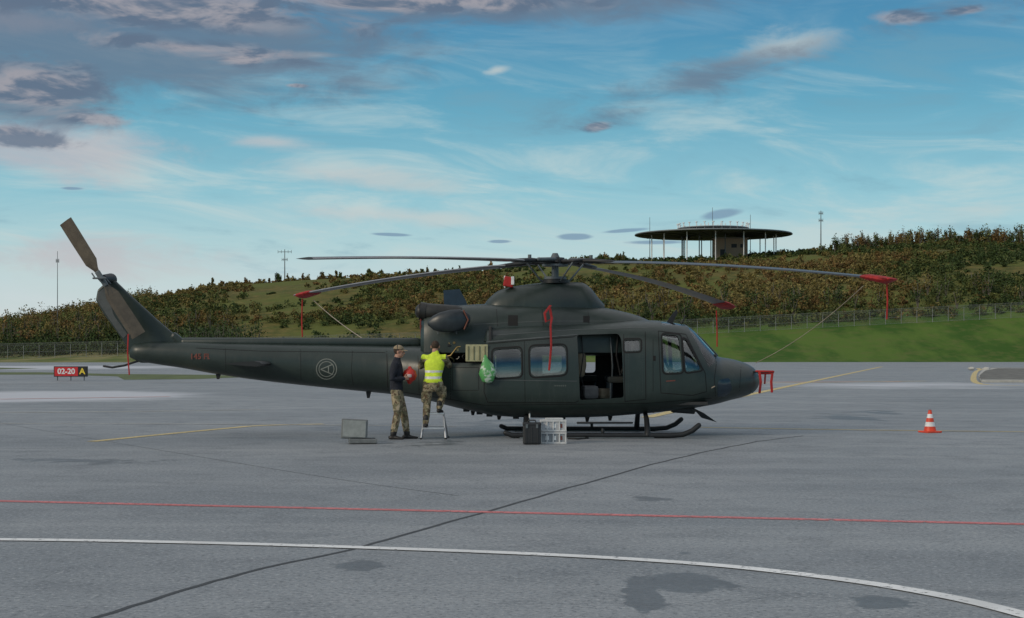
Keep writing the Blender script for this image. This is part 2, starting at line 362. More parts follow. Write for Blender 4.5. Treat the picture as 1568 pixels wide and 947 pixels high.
while len(C)<7200 and tries<90000:
    tries+=1
    d=random.uniform(277,410); px=random.uniform(-200,1770); x=(px-784)/F*d; y=d-31
    n=noise.noise(Vector((x*.03,y*.05,2))); n2=noise.noise(Vector((x*.012,y*.03,7)))
    t=(d-277)/130
    dens=.62-.12*t+n*1.2 + (.2 if d>394 else 0)+(.4 if px<220 else 0)
    if 350<px<660 and d<300: dens-=.5
    if random.random()>dens: continue
    big=1.0-.55*t
    if px<230: big=1.2
    if px>1250 and d>370: big=.7
    r=random.uniform(.7,1.9)*big*(1+.5*max(0,n)); h=r*random.uniform(.9,1.9)
    z=terr(x,y)-.15
    k=min(5,max(0,int((n2*2.4+.5)*4+random.gauss(0,1.0)+(.8 if px<400 else -.3)+t*.5)))
    C.append((x,y,z));Rd.append(r);Ht.append(h);Cl.append(pal[k])
leafmass("hillside_shrubs",C,Rd,Ht,Cl,90,.25)
# taller birches: front row and skyline
C=[];Rd=[];Ht=[];Cl=[]
trunkV=[];trunkF=[]
def addtree(x,y,h,r,c):
    z=terr(x,y); C.append((x,y,z+h*.12));Rd.append(r);Ht.append(h*.95);Cl.append(c)
    for q in range(4):
        a=random.uniform(0,6.28); tx,ty=math.cos(a)*r*.5*(q>0),math.sin(a)*r*.5*(q>0)
        v,f=loftdata([(x,y,z-.2),(x+tx*.5,y+ty*.5,z+h*.45),(x+tx,y+ty,z+h*(.98 if q==0 else .8))],[.11,.07,.02],(1,0,0),5)
        k=len(trunkV); trunkV.extend(v); trunkF.extend([tuple(i+k for i in g) for g in f])
for k in range(380):
    px=random.choice([random.uniform(1270,1620),random.uniform(1270,1620),random.uniform(860,980),random.uniform(-100,190),random.uniform(250,1250)]); d=random.uniform(380,402)
    if px<200: d=random.uniform(285,330)
    if 960<px<1230: continue
    x=(px-784)/F*d; h=random.uniform(1.8,5.0)*(1.0 if (px>1250 or px<200) else .45); addtree(x,d-31,h,h*.24,random.choice(pal[:5]))
for k in range(150):
    px=random.uniform(-150,1750); d=random.uniform(282,300); x=(px-784)/F*d
    if px>1000 and random.random()<.4: continue
    if 350<px<640: continue
    h=random.uniform(2.6,5.0); addtree(x,d-31,h,h*.38,random.choice(pal[:4]+[pal[5]]))
for k in range(24):   # willow clump, left of centre
    px=random.gauss(325,30); d=random.uniform(264,276); x=(px-784)/F*d; addtree(x,d-31,random.uniform(3,6.0),2.4,random.choice([(.040,.062,.028),(.05,.078,.028)]))
leafmass("birch_trees",C,Rd,Ht,Cl,200,.23,.2)
mesh("birch_trunks",trunkV,trunkF,pm("bark",(.13,.115,.095),.9),None)
# ------------------------------------------------------------------ FENCE
fm=pm("galvanised_steel",(.26,.27,.27),.6,.3); e=empty("perimeter_fence")
V=[];Fc=[];pts=[]
for px in np.arange(-300,1900,24):
    d=274 ; x=(px-784)/F*d; pts.append((x,d-31,terr(x,d-31)))
for p in pts:
    v,f=loftdata([(p[0],p[1],p[2]-.2),(p[0],p[1],p[2]+2.3),(p[0],p[1]-.35,p[2]+2.65)],[.045,.045,.035],(1,0,0),6); k=len(V); V+=v; Fc+=[tuple(i+k for i in g) for g in f]
for hgt,off in ((2.3,0),(1.15,0),(.1,0),(2.5,-.2),(2.65,-.35)):
    for a_,b_ in zip(pts,pts[1:]):
        v,f=loftdata([(a_[0],a_[1]+off,a_[2]+hgt),(b_[0],b_[1]+off,b_[2]+hgt)],[.016,.016],(0,1,0),4); k=len(V); V+=v; Fc+=[tuple(i+k for i in g) for g in f]
mesh("posts_and_rails",V,Fc,fm,e)
m,nt,b=newmat("chain_link"); b.inputs['Base Color'].default_value=(.25,.26,.25,1); b.inputs['Alpha'].default_value=.10
V=[];Fc=[]
for p in pts: V+=[(p[0],p[1]+.06,p[2]+.1),(p[0],p[1]+.06,p[2]+2.28)]
Fc=[(2*i,2*i+2,2*i+3,2*i+1) for i in range(len(pts)-1)]
mesh("chain_link_mesh",V,Fc,m,e)
# ------------------------------------------------------------------ BEACON STATION + MASTS
steel=pm("weathered_steel",(.12,.14,.15),.6,.4); white=pm("white_enamel",(.7,.72,.72),.5); brick=pm("tan_render",(.34,.25,.18),.9); dark=pm("dark_metal",(.02,.022,.024),.5,.3)
d=385.0; e=empty("radio_beacon_station"); cx=(1092-784)/F*d; cy=d-31; sc=d/F
zd=H+(538-360)*sc; rd=120*sc
def disc(name,c,r,h,mat,parent,n=64,r2=None):
    V=[];r2=r if r2 is None else r2
    for z,rr in ((-h/2,r),(h/2,r2)):
        for i in range(n): V.append((c[0]+math.cos(2*math.pi*i/n)*rr,c[1]+math.sin(2*math.pi*i/n)*rr,c[2]+z))
    return mesh(name,V,[(i,(i+1)%n,n+(i+1)%n,n+i) for i in range(n)]+[tuple(reversed(range(n))),tuple(range(n,2*n))],mat,parent,True,40)
disc("counterpoise_deck",(cx,cy,zd),rd,.16,steel,e)
disc("edge_rim",(cx,cy,zd+.14),rd*.995,.12,pm("pale_rim",(.3,.34,.36),.6),e)
for i in range(20):
    a=2*math.pi*i/20; x0,y0=cx+math.cos(a)*rd*.3,cy+math.sin(a)*rd*.3; x1,y1=cx+math.cos(a)*rd*.98,cy+math.sin(a)*rd*.98
    tube("deck_rib",[(x0,y0,zd-.5),(x1,y1,zd-.12)],.07,dark,e,6)
for rr,nn in ((.80,14),(.42,8)):
    for i in range(nn):
        a=2*math.pi*(i+.3)/nn; x=cx+math.cos(a)*rd*rr; y=cy+math.sin(a)*rd*rr
        cyl("column",(x,y,terr(x,y)-.5),(x,y,zd-.2),.13,.13,white if rr>.5 else steel,e,8)
disc("upper_ring",(cx,cy,zd+1.6),54*sc,.16,pm("ring_grey",(.28,.31,.33),.6),e)
for i in range(26):
    a=2*math.pi*i/26; x=cx+math.cos(a)*54*sc; y=cy+math.sin(a)*54*sc
    cyl("ring_post",(x,y,zd+.2),(x,y,zd+1.6),.09,.09,steel,e,6)
    cyl("antenna_post",(x,y,zd+1.6),(x,y,zd+2.5),.12,.12,white,e,6); disc("antenna_cap",(x,y,zd+2.6),.32,.18,white,e,10)
for i in range(6):
    a=i*1.047; cyl("antenna_post",(cx+math.cos(a)*3,cy+math.sin(a)*3,zd+.2),(cx+math.cos(a)*3,cy+math.sin(a)*3,zd+2.8),.15,.1,white,e,8)
bz=terr(cx+3,cy-4); hb=(H+(538-368)*sc)-bz
bx_=cx+23*sc
box("hut_walls",(bx_,cy-3,bz+hb/2-.4),(7.8,6,hb+.8),brick,e,bev=.05)
box("hut_roof",(bx_,cy-3,bz+hb+.1),(8.4,6.6,.25),pm("hut_roof",(.2,.18,.16),.8),e,bev=.03)
box("hut_door",(bx_-2.2,cy-6.02,bz+1.0),(1.1,.08,2.1),dark,e); box("hut_window",(bx_+.6,cy-6.02,bz+hb*.62),(1.3,.08,.9),dark,e); box("hut_window",(bx_+2.6,cy-6.02,bz+hb*.62),(1.0,.08,.9),dark,e)
def mast(name,px,ptop,pbot,d,r,arms=()):
    x=(px-784)/F*d; y=d-31; z0=terr(x,y)-.5; z1=H+(538-ptop)/F*d; e=empty(name)
    cyl("pole",(x,y,z0),(x,y,z1),r,r*.5,steel,e,8)
    for z,l in arms:
        zz=H+(538-z)/F*d; cyl("crossarm",(x-l,y,zz),(x+l,y,zz),.07,.07,steel,e,6)
        for s in (-1,-.5,.5,1): cyl("element",(x+l*s,y,zz-.35),(x+l*s,y,zz+.45),.05,.05,steel,e,6)
mast("antenna_mast",88,385,455,330,.10,((400,.3),))
mast("antenna_mast",436,382,425,396,.16,((386,1.7),(398,.7)))
for px,pt in ((995,333),(1091,318),(1149,329)): mast("antenna_mast",px,pt,380,388,.10)
mast("antenna_mast",1257,323,378,392,.17,((327,.5),(338,.5)))
# ------------------------------------------------------------------ SIGN & CONE
e=empty("taxiway_sign"); d=88.0; s=d/F; sx=(108.5-784)*s; sy=d-31; sw=51*s; sh=16*s
blk=pm("sign_black",(.012,.012,.013),.5); red=pm("sign_red",(.55,.02,.025),.45); yel=pm("sign_yellow",(.8,.6,.05),.5)
box("housing",(sx,sy,.22+sh/2),(sw,.22,sh),blk,e,bev=.02)
box("red_panel",(sx-sw*.12,sy-.115,.22+sh/2),(sw*.70,.02,sh*.86),red,e,bev=.004)
for q in (-.4,0,.4): cyl("leg",(sx+q*sw,sy,0),(sx+q*sw,sy,.24),.03,.03,steel,e,8)
def text(name,s_,loc,size,mat,par,off=.012):
    cu=bpy.data.curves.new(name,'FONT'); cu.body=s_; cu.size=size; cu.align_x='CENTER'; cu.align_y='CENTER'; cu.extrude=.003; cu.offset=off
    o=bpy.data.objects.new(name,cu); COL.objects.link(o); o.location=loc; o.rotation_euler=(R(90),0,0); cu.materials.append(mat); o.parent=par
text("lettering","02-20",(sx-sw*.12,sy-.13,.22+sh/2),sh*.72,white,e)
text("letter_A","A",(sx+sw*.36,sy-.13,.22+sh/2),sh*.8,yel,e)
e=empty("traffic_cone",(*gp(1424,663),0)); org=pm("cone_orange",(.68,.06,.02),.5); cw=pm("cone_reflective_white",(.75,.75,.75),.5)
box("base",(0,0,.022),(.34,.34,.035),org,e,(0,0,R(20)),.012)
zz=[.035,.13,.22,.30,.38,.46]; rr_=[.125,.105,.083,.066,.047,.03]
for i in range(5): cyl("cone_section",(0,0,zz[i]),(0,0,zz[i+1]),rr_[i],rr_[i+1],org if i%2==0 else cw,e,24)
disc("cone_tip",(0,0,.462),.03,.008,dark,e,20)
# ------------------------------------------------------------------ HELICOPTER
def pchip(xk,yk,x):
    xk=np.array(xk,float);yk=np.array(yk,float);h=np.diff(xk);dl=np.diff(yk)/h;mm=np.zeros(len(xk))
    for i in range(1,len(xk)-1):
        if dl[i-1]*dl[i]>0:
            w1=2*h[i]+h[i-1];w2=h[i]+2*h[i-1]; mm[i]=(w1+w2)/(w1/dl[i-1]+w2/dl[i])
    mm[0]=dl[0];mm[-1]=dl[-1]
    x=np.clip(x,xk[0],xk[-1]); i=np.clip(np.searchsorted(xk,x)-1,0,len(h)-1); t=(x-xk[i])/h[i]
    return (2*t**3-3*t**2+1)*yk[i]+(t**3-2*t**2+t)*h[i]*mm[i]+(-2*t**3+3*t**2)*yk[i+1]+(t**3-t**2)*h[i]*mm[i+1]
class Loft:
    def __init__(s,rows):
        rows=sorted(rows); s.x=[hx(r[0]) for r in rows]
        s.c=[[hz(r[1]) for r in rows],[hz(r[2]) for r in rows],[r[3] for r in rows],[hz(r[4]) for r in rows],[r[5] for r in rows],[r[6] for r in rows]]
    def ev(s,x): return [float(pchip(s.x,c,x)) for c in s.c]
    def surf(s,x,z):
        zt,zb,w_,zm,nu,nl=s.ev(x)
        if z>=zm: q=min(1,(z-zm)/max(1e-4,zt-zm)); n=nu
        else: q=min(1,(zm-z)/max(1e-4,zm-zb)); n=nl
        return w_*(max(0.0,1-q**n))**(1/n)
    def data(s,xs,n=64,off=0.0):
        V=[]
        for x in xs:
            zt,zb,w_,zm,nu,nl=s.ev(x); zt-=off;zb+=off;w_=max(.005,w_-off)
            for i in range(n):
                t=2*math.pi*i/n; ct,st=math.cos(t),math.sin(t); nn=nu if st>=0 else nl
                y=math.copysign(abs(ct)**(2/nn),ct)*w_; z=zm+(abs(st)**(2/nn))*((zt-zm) if st>=0 else (zb-zm))
                V.append((x,y,z))
        k=len(xs); Fc=[(j*n+i,j*n+(i+1)%n,(j+1)*n+(i+1)%n,(j+1)*n+i) for j in range(k-1) for i in range(n)]
        Fc+=[tuple(reversed(range(n))),tuple(range((k-1)*n,k*n))]
        return V,Fc
rowsA=[(1163,580,586,.04,583,2,2),(1160,572,593,.20,583,2,2),(1153,563,601,.40,584,2,2),(1140,556,607,.60,585,2,2),(1120,550,612,.80,587,2.1,2.2),(1097,545.5,618,.98,588,2.2,2.5),
(1090,538,619.5,1.02,588,2.3,2.6),(1075,522,622,1.10,588,2.5,2.8),(1056,503,625,1.18,588,2.8,3),(1048,498,626,1.20,588,2.9,3.1),(1030,494,628,1.25,588,3,3.2),(990,491,632,1.30,588,3.2,3.4),(900,492,638,1.33,588,3.2,3.4),(830,494,639,1.33,588,3.2,3.4),
(760,498,636,1.33,588,3.2,3.2),(747,500,634,1.33,588,3.2,3.1),(738,527,632,1.31,588,3.0,3.0),(700,529,624,1.20,586,3,2.8),(650,530,612,.85,576,2.6,2.5),(600,530,604,.56,568,2.4,2.3),(560,529,600,.49,565,2.3,2.2),(500,528,594,.44,561,2.3,2.2),
(400,526.5,583,.38,555,2.3,2.2),(330,525,573,.32,549,2.3,2.2),(280,523,564,.26,544,2.3,2.2),(240,523,558,.2,541,2.2,2.2),(205,527,551,.12,539,2,2),(198,533,547,.03,540,2,2)]
LA=Loft(rowsA)
xa=sorted(set([round(v,4) for v in list(np.arange(hx(199),hx(735),.09))+list(np.arange(hx(735),hx(748),.03))+list(np.arange(hx(748),hx(1100),.07))+list(np.arange(hx(1100),hx(1150),.05))+[hx(p) for p in (1152,1154,1156,1158,1159.5,1161,1162,1163)]]))
rowsB=[(646,478,545,.55,540,2.6,2),(652,472,545,.66,540,2.8,2),(700,468,545,.76,540,3,2),(750,466,545,.82,540,3,2),(860,467,545,.84,540,3,2),(925,472,545,.80,540,2.8,2),(960,479,545,.70,540,2.6,2),(985,487,545,.55,540,2.4,2),(1003,496,545,.35,540,2.2,2)]
LB=Loft(rowsB); xb=list(np.arange(hx(646.5),hx(1003),.07))
rowsC=[(742,466,480,.18,478,2,2),(748,458,480,.30,478,2.2,2),(765,445,480,.40,478,2.3,2),(800,437,480,.46,478,2.4,2),(850,432.5,480,.48,478,2.4,2),(890,433,480,.44,478,2.4,2),(903,440,480,.40,478,2.3,2),(915,455,480,.30,478,2.2,2),(928,470,480,.15,478,2,2)]
LC=Loft(rowsC)
heli=empty("military_helicopter")
# paint: matte olive-black with panel grime
hm,nt,b=newmat("dark_olive_paint"); pos=nt.nodes.new('ShaderNodeTexCoord').outputs['Object']
n1=NOISE(nt,pos,1.4,5,.65,.2); n2=NOISE(nt,MAP(nt,pos,scale=(6,6,.8)),1.6,4,.7)
cb=MIX(nt,SMOOTH(nt,n1,.3,.7),c4((.016,.027,.024)),c4((.025,.039,.034)))
cb=MIX(nt,SMOOTH(nt,n2,.52,.78,0,.5),cb,c4((.045,.056,.050)))
cb=MIX(nt,SMOOTH(nt,n1,.6,.8,0,.5),cb,c4((.011,.016,.016)))
nt.links.new(cb,b.inputs['Base Color']); nt.links.new(M(nt,'MULTIPLY_ADD',n2,.28,.24),b.inputs['Roughness'])
bp=nt.nodes.new('ShaderNodeBump'); bp.inputs['Strength'].default_value=.15; bp.inputs['Distance'].default_value=.02; nt.links.new(n1,bp.inputs['Height']); nt.links.new(bp.outputs[0],b.inputs['Normal'])
inm=pm("interior_grey",(.035,.037,.038),.8); line=pm("panel_gap",(.006,.006,.006),.8); lite=pm("panel_edge_wear",(.075,.085,.085),.5)
gl=bpy.data.materials.new("window_glass"); gl.use_nodes=True; nt=gl.node_tree; nt.nodes.clear()
o_=nt.nodes.new('ShaderNodeOutputMaterial'); t_=nt.nodes.new('ShaderNodeBsdfTransparent'); t_.inputs[0].default_value=(.78,.82,.80,1); g_=nt.nodes.new('ShaderNodeBsdfGlossy'); g_.inputs['Roughness'].default_value=.05
fr=nt.nodes.new('ShaderNodeFresnel'); fr.inputs[0].default_value=1.5; mx=nt.nodes.new('ShaderNodeMixShader')
n_=NOISE(nt,nt.nodes.new('ShaderNodeTexCoord').outputs['Object'],1.5,2,.6)
nt.links.new(M(nt,'ADD',fr.outputs[0],M(nt,'MULTIPLY',n_,.16),clamp=True),mx.inputs[0]); nt.links.new(t_.outputs[0],mx.inputs[1]); nt.links.new(g_.outputs[0],mx.inputs[2]); nt.links.new(mx.outputs[0],o_.inputs[0])
def side(px,py,L=None,off=0.0):
    L=L or LA; y=1.2
    for _ in range(4):
        x=hx(px,31-y); z=hz(py,31-y); y=L.surf(x,z)
    return x,-(y+off),z
def sidexz(px,py,dep): return (hx(px,dep),hz(py,dep))
def roundpoly(P,r,seg=5):
    out=[];n=len(P)
    for i in range(n):
        p=Vector(P[i]);a=Vector(P[i-1]);c=Vector(P[(i+1)%n]); u=(a-p);v=(c-p); rr=min(r,u.length*.45,v.length*.45)
        s=p+u.normalized()*rr; e2=p+v.normalized()*rr
        for k in range(seg+1):
            t=k/seg; q=s*(1-t)**2+p*2*t*(1-t)+e2*t*t; out.append((q.x,q.y))
    return out
def prism(P,y0,y1):
    n=len(P); V=[(p[0],y0,p[1]) for p in P]+[(p[0],y1,p[1]) for p in P]
    Fc=[tuple(range(n)),tuple(reversed(range(n,2*n)))]+[(i,n+i,n+(i+1)%n,(i+1)%n) for i in range(n)]
    return V,Fc
def cutter(name,prs):
    V=[];Fc=[]
    for v,f in prs: k=len(V); V+=v; Fc+=[tuple(i+k for i in q) for q in f]
    o=mesh(name,V,Fc); bm=bmesh.new(); bm.from_mesh(o.data); bmesh.ops.recalc_face_normals(bm,faces=bm.faces); bm.to_mesh(o.data); bm.free(); return o
def boolean(o,c,op):
    md=o.modifiers.new('b','BOOLEAN'); md.operation=op; md.object=c; md.solver='EXACT'; bake(o)
def sw_(P,dep=29.72): return [sidexz(p[0],p[1],dep) for p in P]
wins=[[(755,536),(797,533),(798,576),(757,579)],[(812,531),(866,529),(867,573),(813,577)],[(957,521),(980,521),(980,537),(957,538)],[(1015,512),(1041,514),(1045,570),(1017,571)],[(1047,519),(1053,521),(1075,566),(1051,570)]]
winsxz=[roundpoly(sw_(P),r) for P,r in zip(wins,(.10,.12,.04,.07,.06))]
prW=[prism(P,-2,2) for P in winsxz]
ws=[sidexz(p[0],p[1],30.2) for p in [(1056,505),(1062,478),(1130,530),(1099,545),(1094,555),(1083,562)]]
prW.append(prism(ws,-2,2))
rf=[sidexz(p[0],p[1],31) for p in [(1008,480),(1044,480),(1044,500),(1008,498)]]; prW.append(prism(rf,-.85,.85))
cutW=cutter("cutW",prW)
door=roundpoly(sw_([(884,513),(948,511),(952,520),(955,609),(888,613)]),.05)
bay=roundpoly(sw_([(672,529),(744,522),(744,556),(672,557)],30.0),.03)
cutD=cutter("cutD",[prism(door,-2,-.25),prism(bay,-2,-.45)])
fw=roundpoly([sidexz(p[0],p[1],32.2) for p in [(886,528),(912,528),(912,571),(886,571)]],.08)
cutF=cutter("cutF",[prism(fw,.3,2)])
V,Fc=LA.data(xa,72); fus=mesh("fuselage",V,Fc,hm,heli,True)
bm=bmesh.new(); bm.from_mesh(fus.data); bmesh.ops.recalc_face_normals(bm,faces=bm.faces); bm.to_mesh(fus.data); bm.free()
fus.data.materials.append(inm)
md=fus.modifiers.new('s','SOLIDIFY'); md.thickness=.035; md.offset=-1; md.material_offset=1; bake(fus)
boolean(fus,cutW,'DIFFERENCE'); boolean(fus,cutD,'DIFFERENCE'); boolean(fus,cutF,'DIFFERENCE')
fus.data.polygons.foreach_set('use_smooth',[True]*len(fus.data.polygons)); fus.data.set_sharp_from_angle(angle=R(28))
xg=[x for x in xa if x>hx(745)]
V,Fc=LA.data(xg,72,.012); pane=mesh("window_panes",V,Fc,gl,heli,True); bm=bmesh.new(); bm.from_mesh(pane.data); bmesh.ops.recalc_face_normals(bm,faces=bm.faces); bm.to_mesh(pane.data); bm.free()
md=pane.modifiers.new('s','SOLIDIFY'); md.thickness=.006; md.offset=-1; bake(pane); boolean(pane,cutW,'INTERSECT')
pane.data.polygons.foreach_set('use_smooth',[True]*len(pane.data.polygons)); pane.data.set_sharp_from_angle(angle=R(28))
V,Fc=LB.data(xb,48); cow=mesh("engine_cowling",V,Fc,hm,heli,True); bm=bmesh.new(); bm.from_mesh(cow.data); bmesh.ops.recalc_face_normals(bm,faces=bm.faces); bm.to_mesh(cow.data); bm.free()
cow.data.materials.append(inm)
md=cow.modifiers.new('s','SOLIDIFY'); md.thickness=.03; md.offset=-1; md.material_offset=1; bake(cow)
bay2=[sidexz(p[0],p[1],30.2) for p in [(668,512),(722,503),(746,522),(746,560),(668,560)]]
cutB=cutter("cutB",[prism(roundpoly(bay2,.04),-2,-.35)]); boolean(cow,cutB,'DIFFERENCE')
cow.data.polygons.foreach_set('use_smooth',[True]*len(cow.data.polygons)); cow.data.set_sharp_from_angle(angle=R(28))
for c_ in (cutW,cutD,cutF,cutB): bpy.data.objects.remove(c_)
V,Fc=LC.data(list(np.arange(hx(742.5),hx(928),.05)),40); mesh("rotor_mast_fairing",V,Fc,hm,heli,True,35)
# surface strips & patches
def sline(name,pts,wd=.012,mat=None,L=None,off=.003,closed=False):
    mat=mat or line; L=L or LA
    P=[]
    for a_,b_ in zip(pts,pts[1:]+([pts[0]] if closed else [])):
        k=max(1,int(math.dist(a_,b_)/5))
        for i in range(k): P.append((a_[0]+(b_[0]-a_[0])*i/k,a_[1]+(b_[1]-a_[1])*i/k))
    if not closed: P.append(pts[-1])
    Q=[side(p[0],p[1],L) for p in P]; n=len(Q); V=[]
    for i in range(n):
        a_=Q[i-1] if (closed or i>0) else Q[i]; b_=Q[(i+1)%n] if (closed or i<n-1) else Q[i]
        t=Vector((b_[0]-a_[0],0,b_[2]-a_[2])).normalized(); q=Vector((-t.z,0,t.x))*wd/2
        for s in (1,-1):
            x=Q[i][0]+q.x*s; z=Q[i][2]+q.z*s; V.append((x,-(L.surf(x,z)+off),z))
    m_=n if closed else n-1
    return mesh(name,V,[(2*i,2*i+1,(2*i+3)%(2*n),(2*i+2)%(2*n)) for i in range(m_)],mat,heli)
def patch(name,poly,mat,L=None,off=.004,rad=0,rings=4):
    L=L or LA; P=[side(p[0],p[1],L) for p in poly]; P=[(p[0],p[2]) for p in P]
    if rad: P=roundpoly(P,rad)
    Q=[]
    for i in range(len(P)):
        a_=P[i];b_=P[(i+1)%len(P)]; k=max(1,int(math.dist(a_,b_)/.06))
        for j in range(k): Q.append((a_[0]+(b_[0]-a_[0])*j/k,a_[1]+(b_[1]-a_[1])*j/k))
    P=Q; n=len(P); cx=sum(p[0] for p in P)/n; cz=sum(p[1] for p in P)/n; V=[(cx,-(L.surf(cx,cz)+off),cz)]
    for r_ in range(1,rings+1):
        for p in P:
            x=cx+(p[0]-cx)*r_/rings; z=cz+(p[1]-cz)*r_/rings; V.append((x,-(L.surf(x,z)+off),z))
    Fc=[(0,1+i,1+(i+1)%n) for i in range(n)]
    for r_ in range(rings-1):
        k=1+r_*n; Fc+=[(k+i,k+n+i,k+n+(i+1)%n,k+(i+1)%n) for i in range(n)]
    return mesh(name,V,Fc,mat,heli,True)
for P,r_ in zip(wins,(6,8,3,5,4)):
    cx=sum(p[0] for p in P)/4; cz=sum(p[1] for p in P)/4
    E=[(p[0]+(2.2 if p[0]>cx else -2.2),p[1]+(2.2 if p[1]>cz else -2.2)) for p in P]
    E=roundpoly(E,r_+2,4); sline("window_seal",E,.028,line,closed=True,off=.006)
sline("door_gap",[(743,527),(741,600),(747,617),(880,617),(886,614)],.014)
sline("door_gap",[(742,527),(800,522),(878,516),(884,513)],.014)
sline("door_gap",[(803,523),(804,617)],.010)
sline("door_rail",[(742,582),(884,584)],.012,lite); sline("door_rail",[(745,524),(884,512.5)],.02,lite,off=.008)
sline("door_gap",[(988,508),(989,612),(957,615)],.014); sline("door_gap",[(1008,507),(1012,602),(1060,606),(1082,600),(1080,572),(1050,512),(1008,507)],.013)
sline("door_gap",[(955,512),(957,615)],.014); sline("roof_edge",[(1003,501),(880,505),(748,514)],.012,lite)
sline("belly_seam",[(1090,610),(990,618),(742,621),(690,612),(600,598)],.010)
sline("boom_seam",[(590,540),(400,538),(300,533)],.010); sline("boom_seam",[(592,533),(594,598)],.016); sline("boom_seam",[(540,533),(538,570),(541,590)],.010); sline("boom_seam",[(460,531),(461,586)],.008); sline("boom_seam",[(345,529),(346,570)],.009); sline("boom_seam",[(690,557),(690,612)],.010); sline("boom_seam",[(640,545),(642,606)],.010)
sline("nose_seam",[(1098,549),(1094,580),(1096,612)],.012); sline("nose_seam",[(1135,557),(1132,604)],.010)
sline("panel_outline",[(1000,520),(1000,560),(1000,600)],.008)
sline("step_box",[(693,563),(733,563),(733,598),(693,598)],.009,closed=True)
sline("cowl_seam",[(760,470),(762,500)],.010,L=LB); sline("cowl_seam",[(830,470),(832,500)],.010,L=LB); sline("cowl_seam",[(900,472),(902,500)],.010,L=LB); sline("cowl_seam",[(725,497),(830,492),(960,492)],.010,lite,L=LB)
patch("intake_grille",[(778,483),(793,483),(793,499),(778,499)],line,LB); patch("intake_grille",[(893,484),(903,484),(903,494),(893,494)],line,LB)
patch("chin_window",[(1098,583),(1117,578),(1121,598),(1113,607),(1098,609)],pm("chin_glass",(.02,.035,.05),.12),rad=.08)
patch("hand_hold",[(1000,545),(1004,545),(1004,553),(1000,553)],line)
# rivet rows along the main seams
rv=[]
for pts_ in ([(748,531),(880,521)],[(600,543),(300,536)],[(746,613),(880,613)],[(962,515),(962,608)],[(984,515),(984,608)],[(596,536),(598,596)],[(690,563),(690,610)]):
    (x0,y0),(x1,y1)=pts_; k=int(math.dist(*pts_)/4)
    for i in range(k): rv.append(side(x0+(x1-x0)*i/k,y0+(y1-y0)*i/k,off=.002))
V=[];Fc=[]
for p in rv:
    k=len(V)
    for q in range(6): V.append((p[0]+math.cos(q*1.047)*.006,p[1]-.0015,p[2]+math.sin(q*1.047)*.006))
    Fc.append(tuple(range(k,k+6)))
mesh("rivets",V,Fc,lite,heli)
# insignia
ins=pm("insignia_grey",(.17,.185,.165),.7); redm=pm("faded_red_marking",(.17,.05,.035),.7)
circ=lambda r_,k=28:[(500+r_*math.cos(2*math.pi*i/k),565.5+r_*math.sin(2*math.pi*i/k)) for i in range(k)]
sline("roundel_ring",circ(15.5),.018,ins,closed=True,off=.004); sline("roundel_ring",circ(11.5),.016,ins,closed=True,off=.004)
sline("roundel_bar",[(491,566),(510,558)],.02,ins); sline("roundel_bar",[(491,566),(510,574)],.02,ins); sline("roundel_bar",[(503,561),(503,571)],.02,ins)
p=side(307,546.5); text("serial_marking","145 FL",(p[0],p[1]-.012,p[2]),.15,redm,heli,.004)
for i in range(9): sline("stencil",[(606+i*3.2,580),(606+i*3.2,584)],.018,ins)
for i in range(6): sline("stencil",[(850+i*3.2,590),(850+i*3.2,592)],.012,ins)
sline("warning_stencil",[(1020,584),(1034,583)],.02,redm)
# fin
def finpoly(P,th,name,mat,y=0):
    return plate(name,[sidexz(p[0],p[1],31) for p in P],th,mat,heli,'Y',y)
core=finpoly([(288,525),(268,513),(240,489),(205,457),(178,431),(168,428),(150,444),(147,460),(160,482),(182,512),(194,530),(202,548),(215,556),(260,556)],.10,"vertical_fin",hm)
md=core.modifiers.new('bv','BEVEL'); md.width=.035; md.segments=3; md.limit_method='ANGLE'; bake(core)
finpoly([(168,436),(152,448),(150,460),(163,481),(183,510),(190,518),(196,512),(176,484),(168,460)],.115,"fin_trailing_panel",lite)
box("fin_root_fairing",(hx(272),0,hz(519)),(.28,.14,.14),hm,heli,(0,R(40),0),.05)
tube("drive_shaft_cover",[(hx(282),0,hz(524)),(hx(450),0,hz(525)),(hx(640),0,hz(526))],[.09,.10,.11],hm,heli,12)
tube("tail_skid",[(hx(215),0,hz(552)),(hx(190),0,hz(560)),(hx(172),0,hz(563)),(hx(159),0,hz(561))],.022,dark,heli)
# stabiliser
for s in (-1,1):
    V=[];Fc=[];prof=[(0,0),(.05,.035),(.2,.055),(.5,.045),(1,.006),(.5,-.03),(.2,-.045),(.05,-.03)]
    for yy,ch in ((.25,.86),(1.3,.74)):
        for u,t in prof: V.append((hx(421)-u*ch-(0.05 if yy>1 else 0),s*yy,hz(557)+t))
    n=len(prof); Fc=[(i,(i+1)%n,n+(i+1)%n,n+i) for i in range(n)]+[tuple(range(n)),tuple(range(n,2*n))]
    mesh("horizontal_stabiliser",V,Fc,pm("stab_black",(.012,.014,.015),.5),heli,True,50)
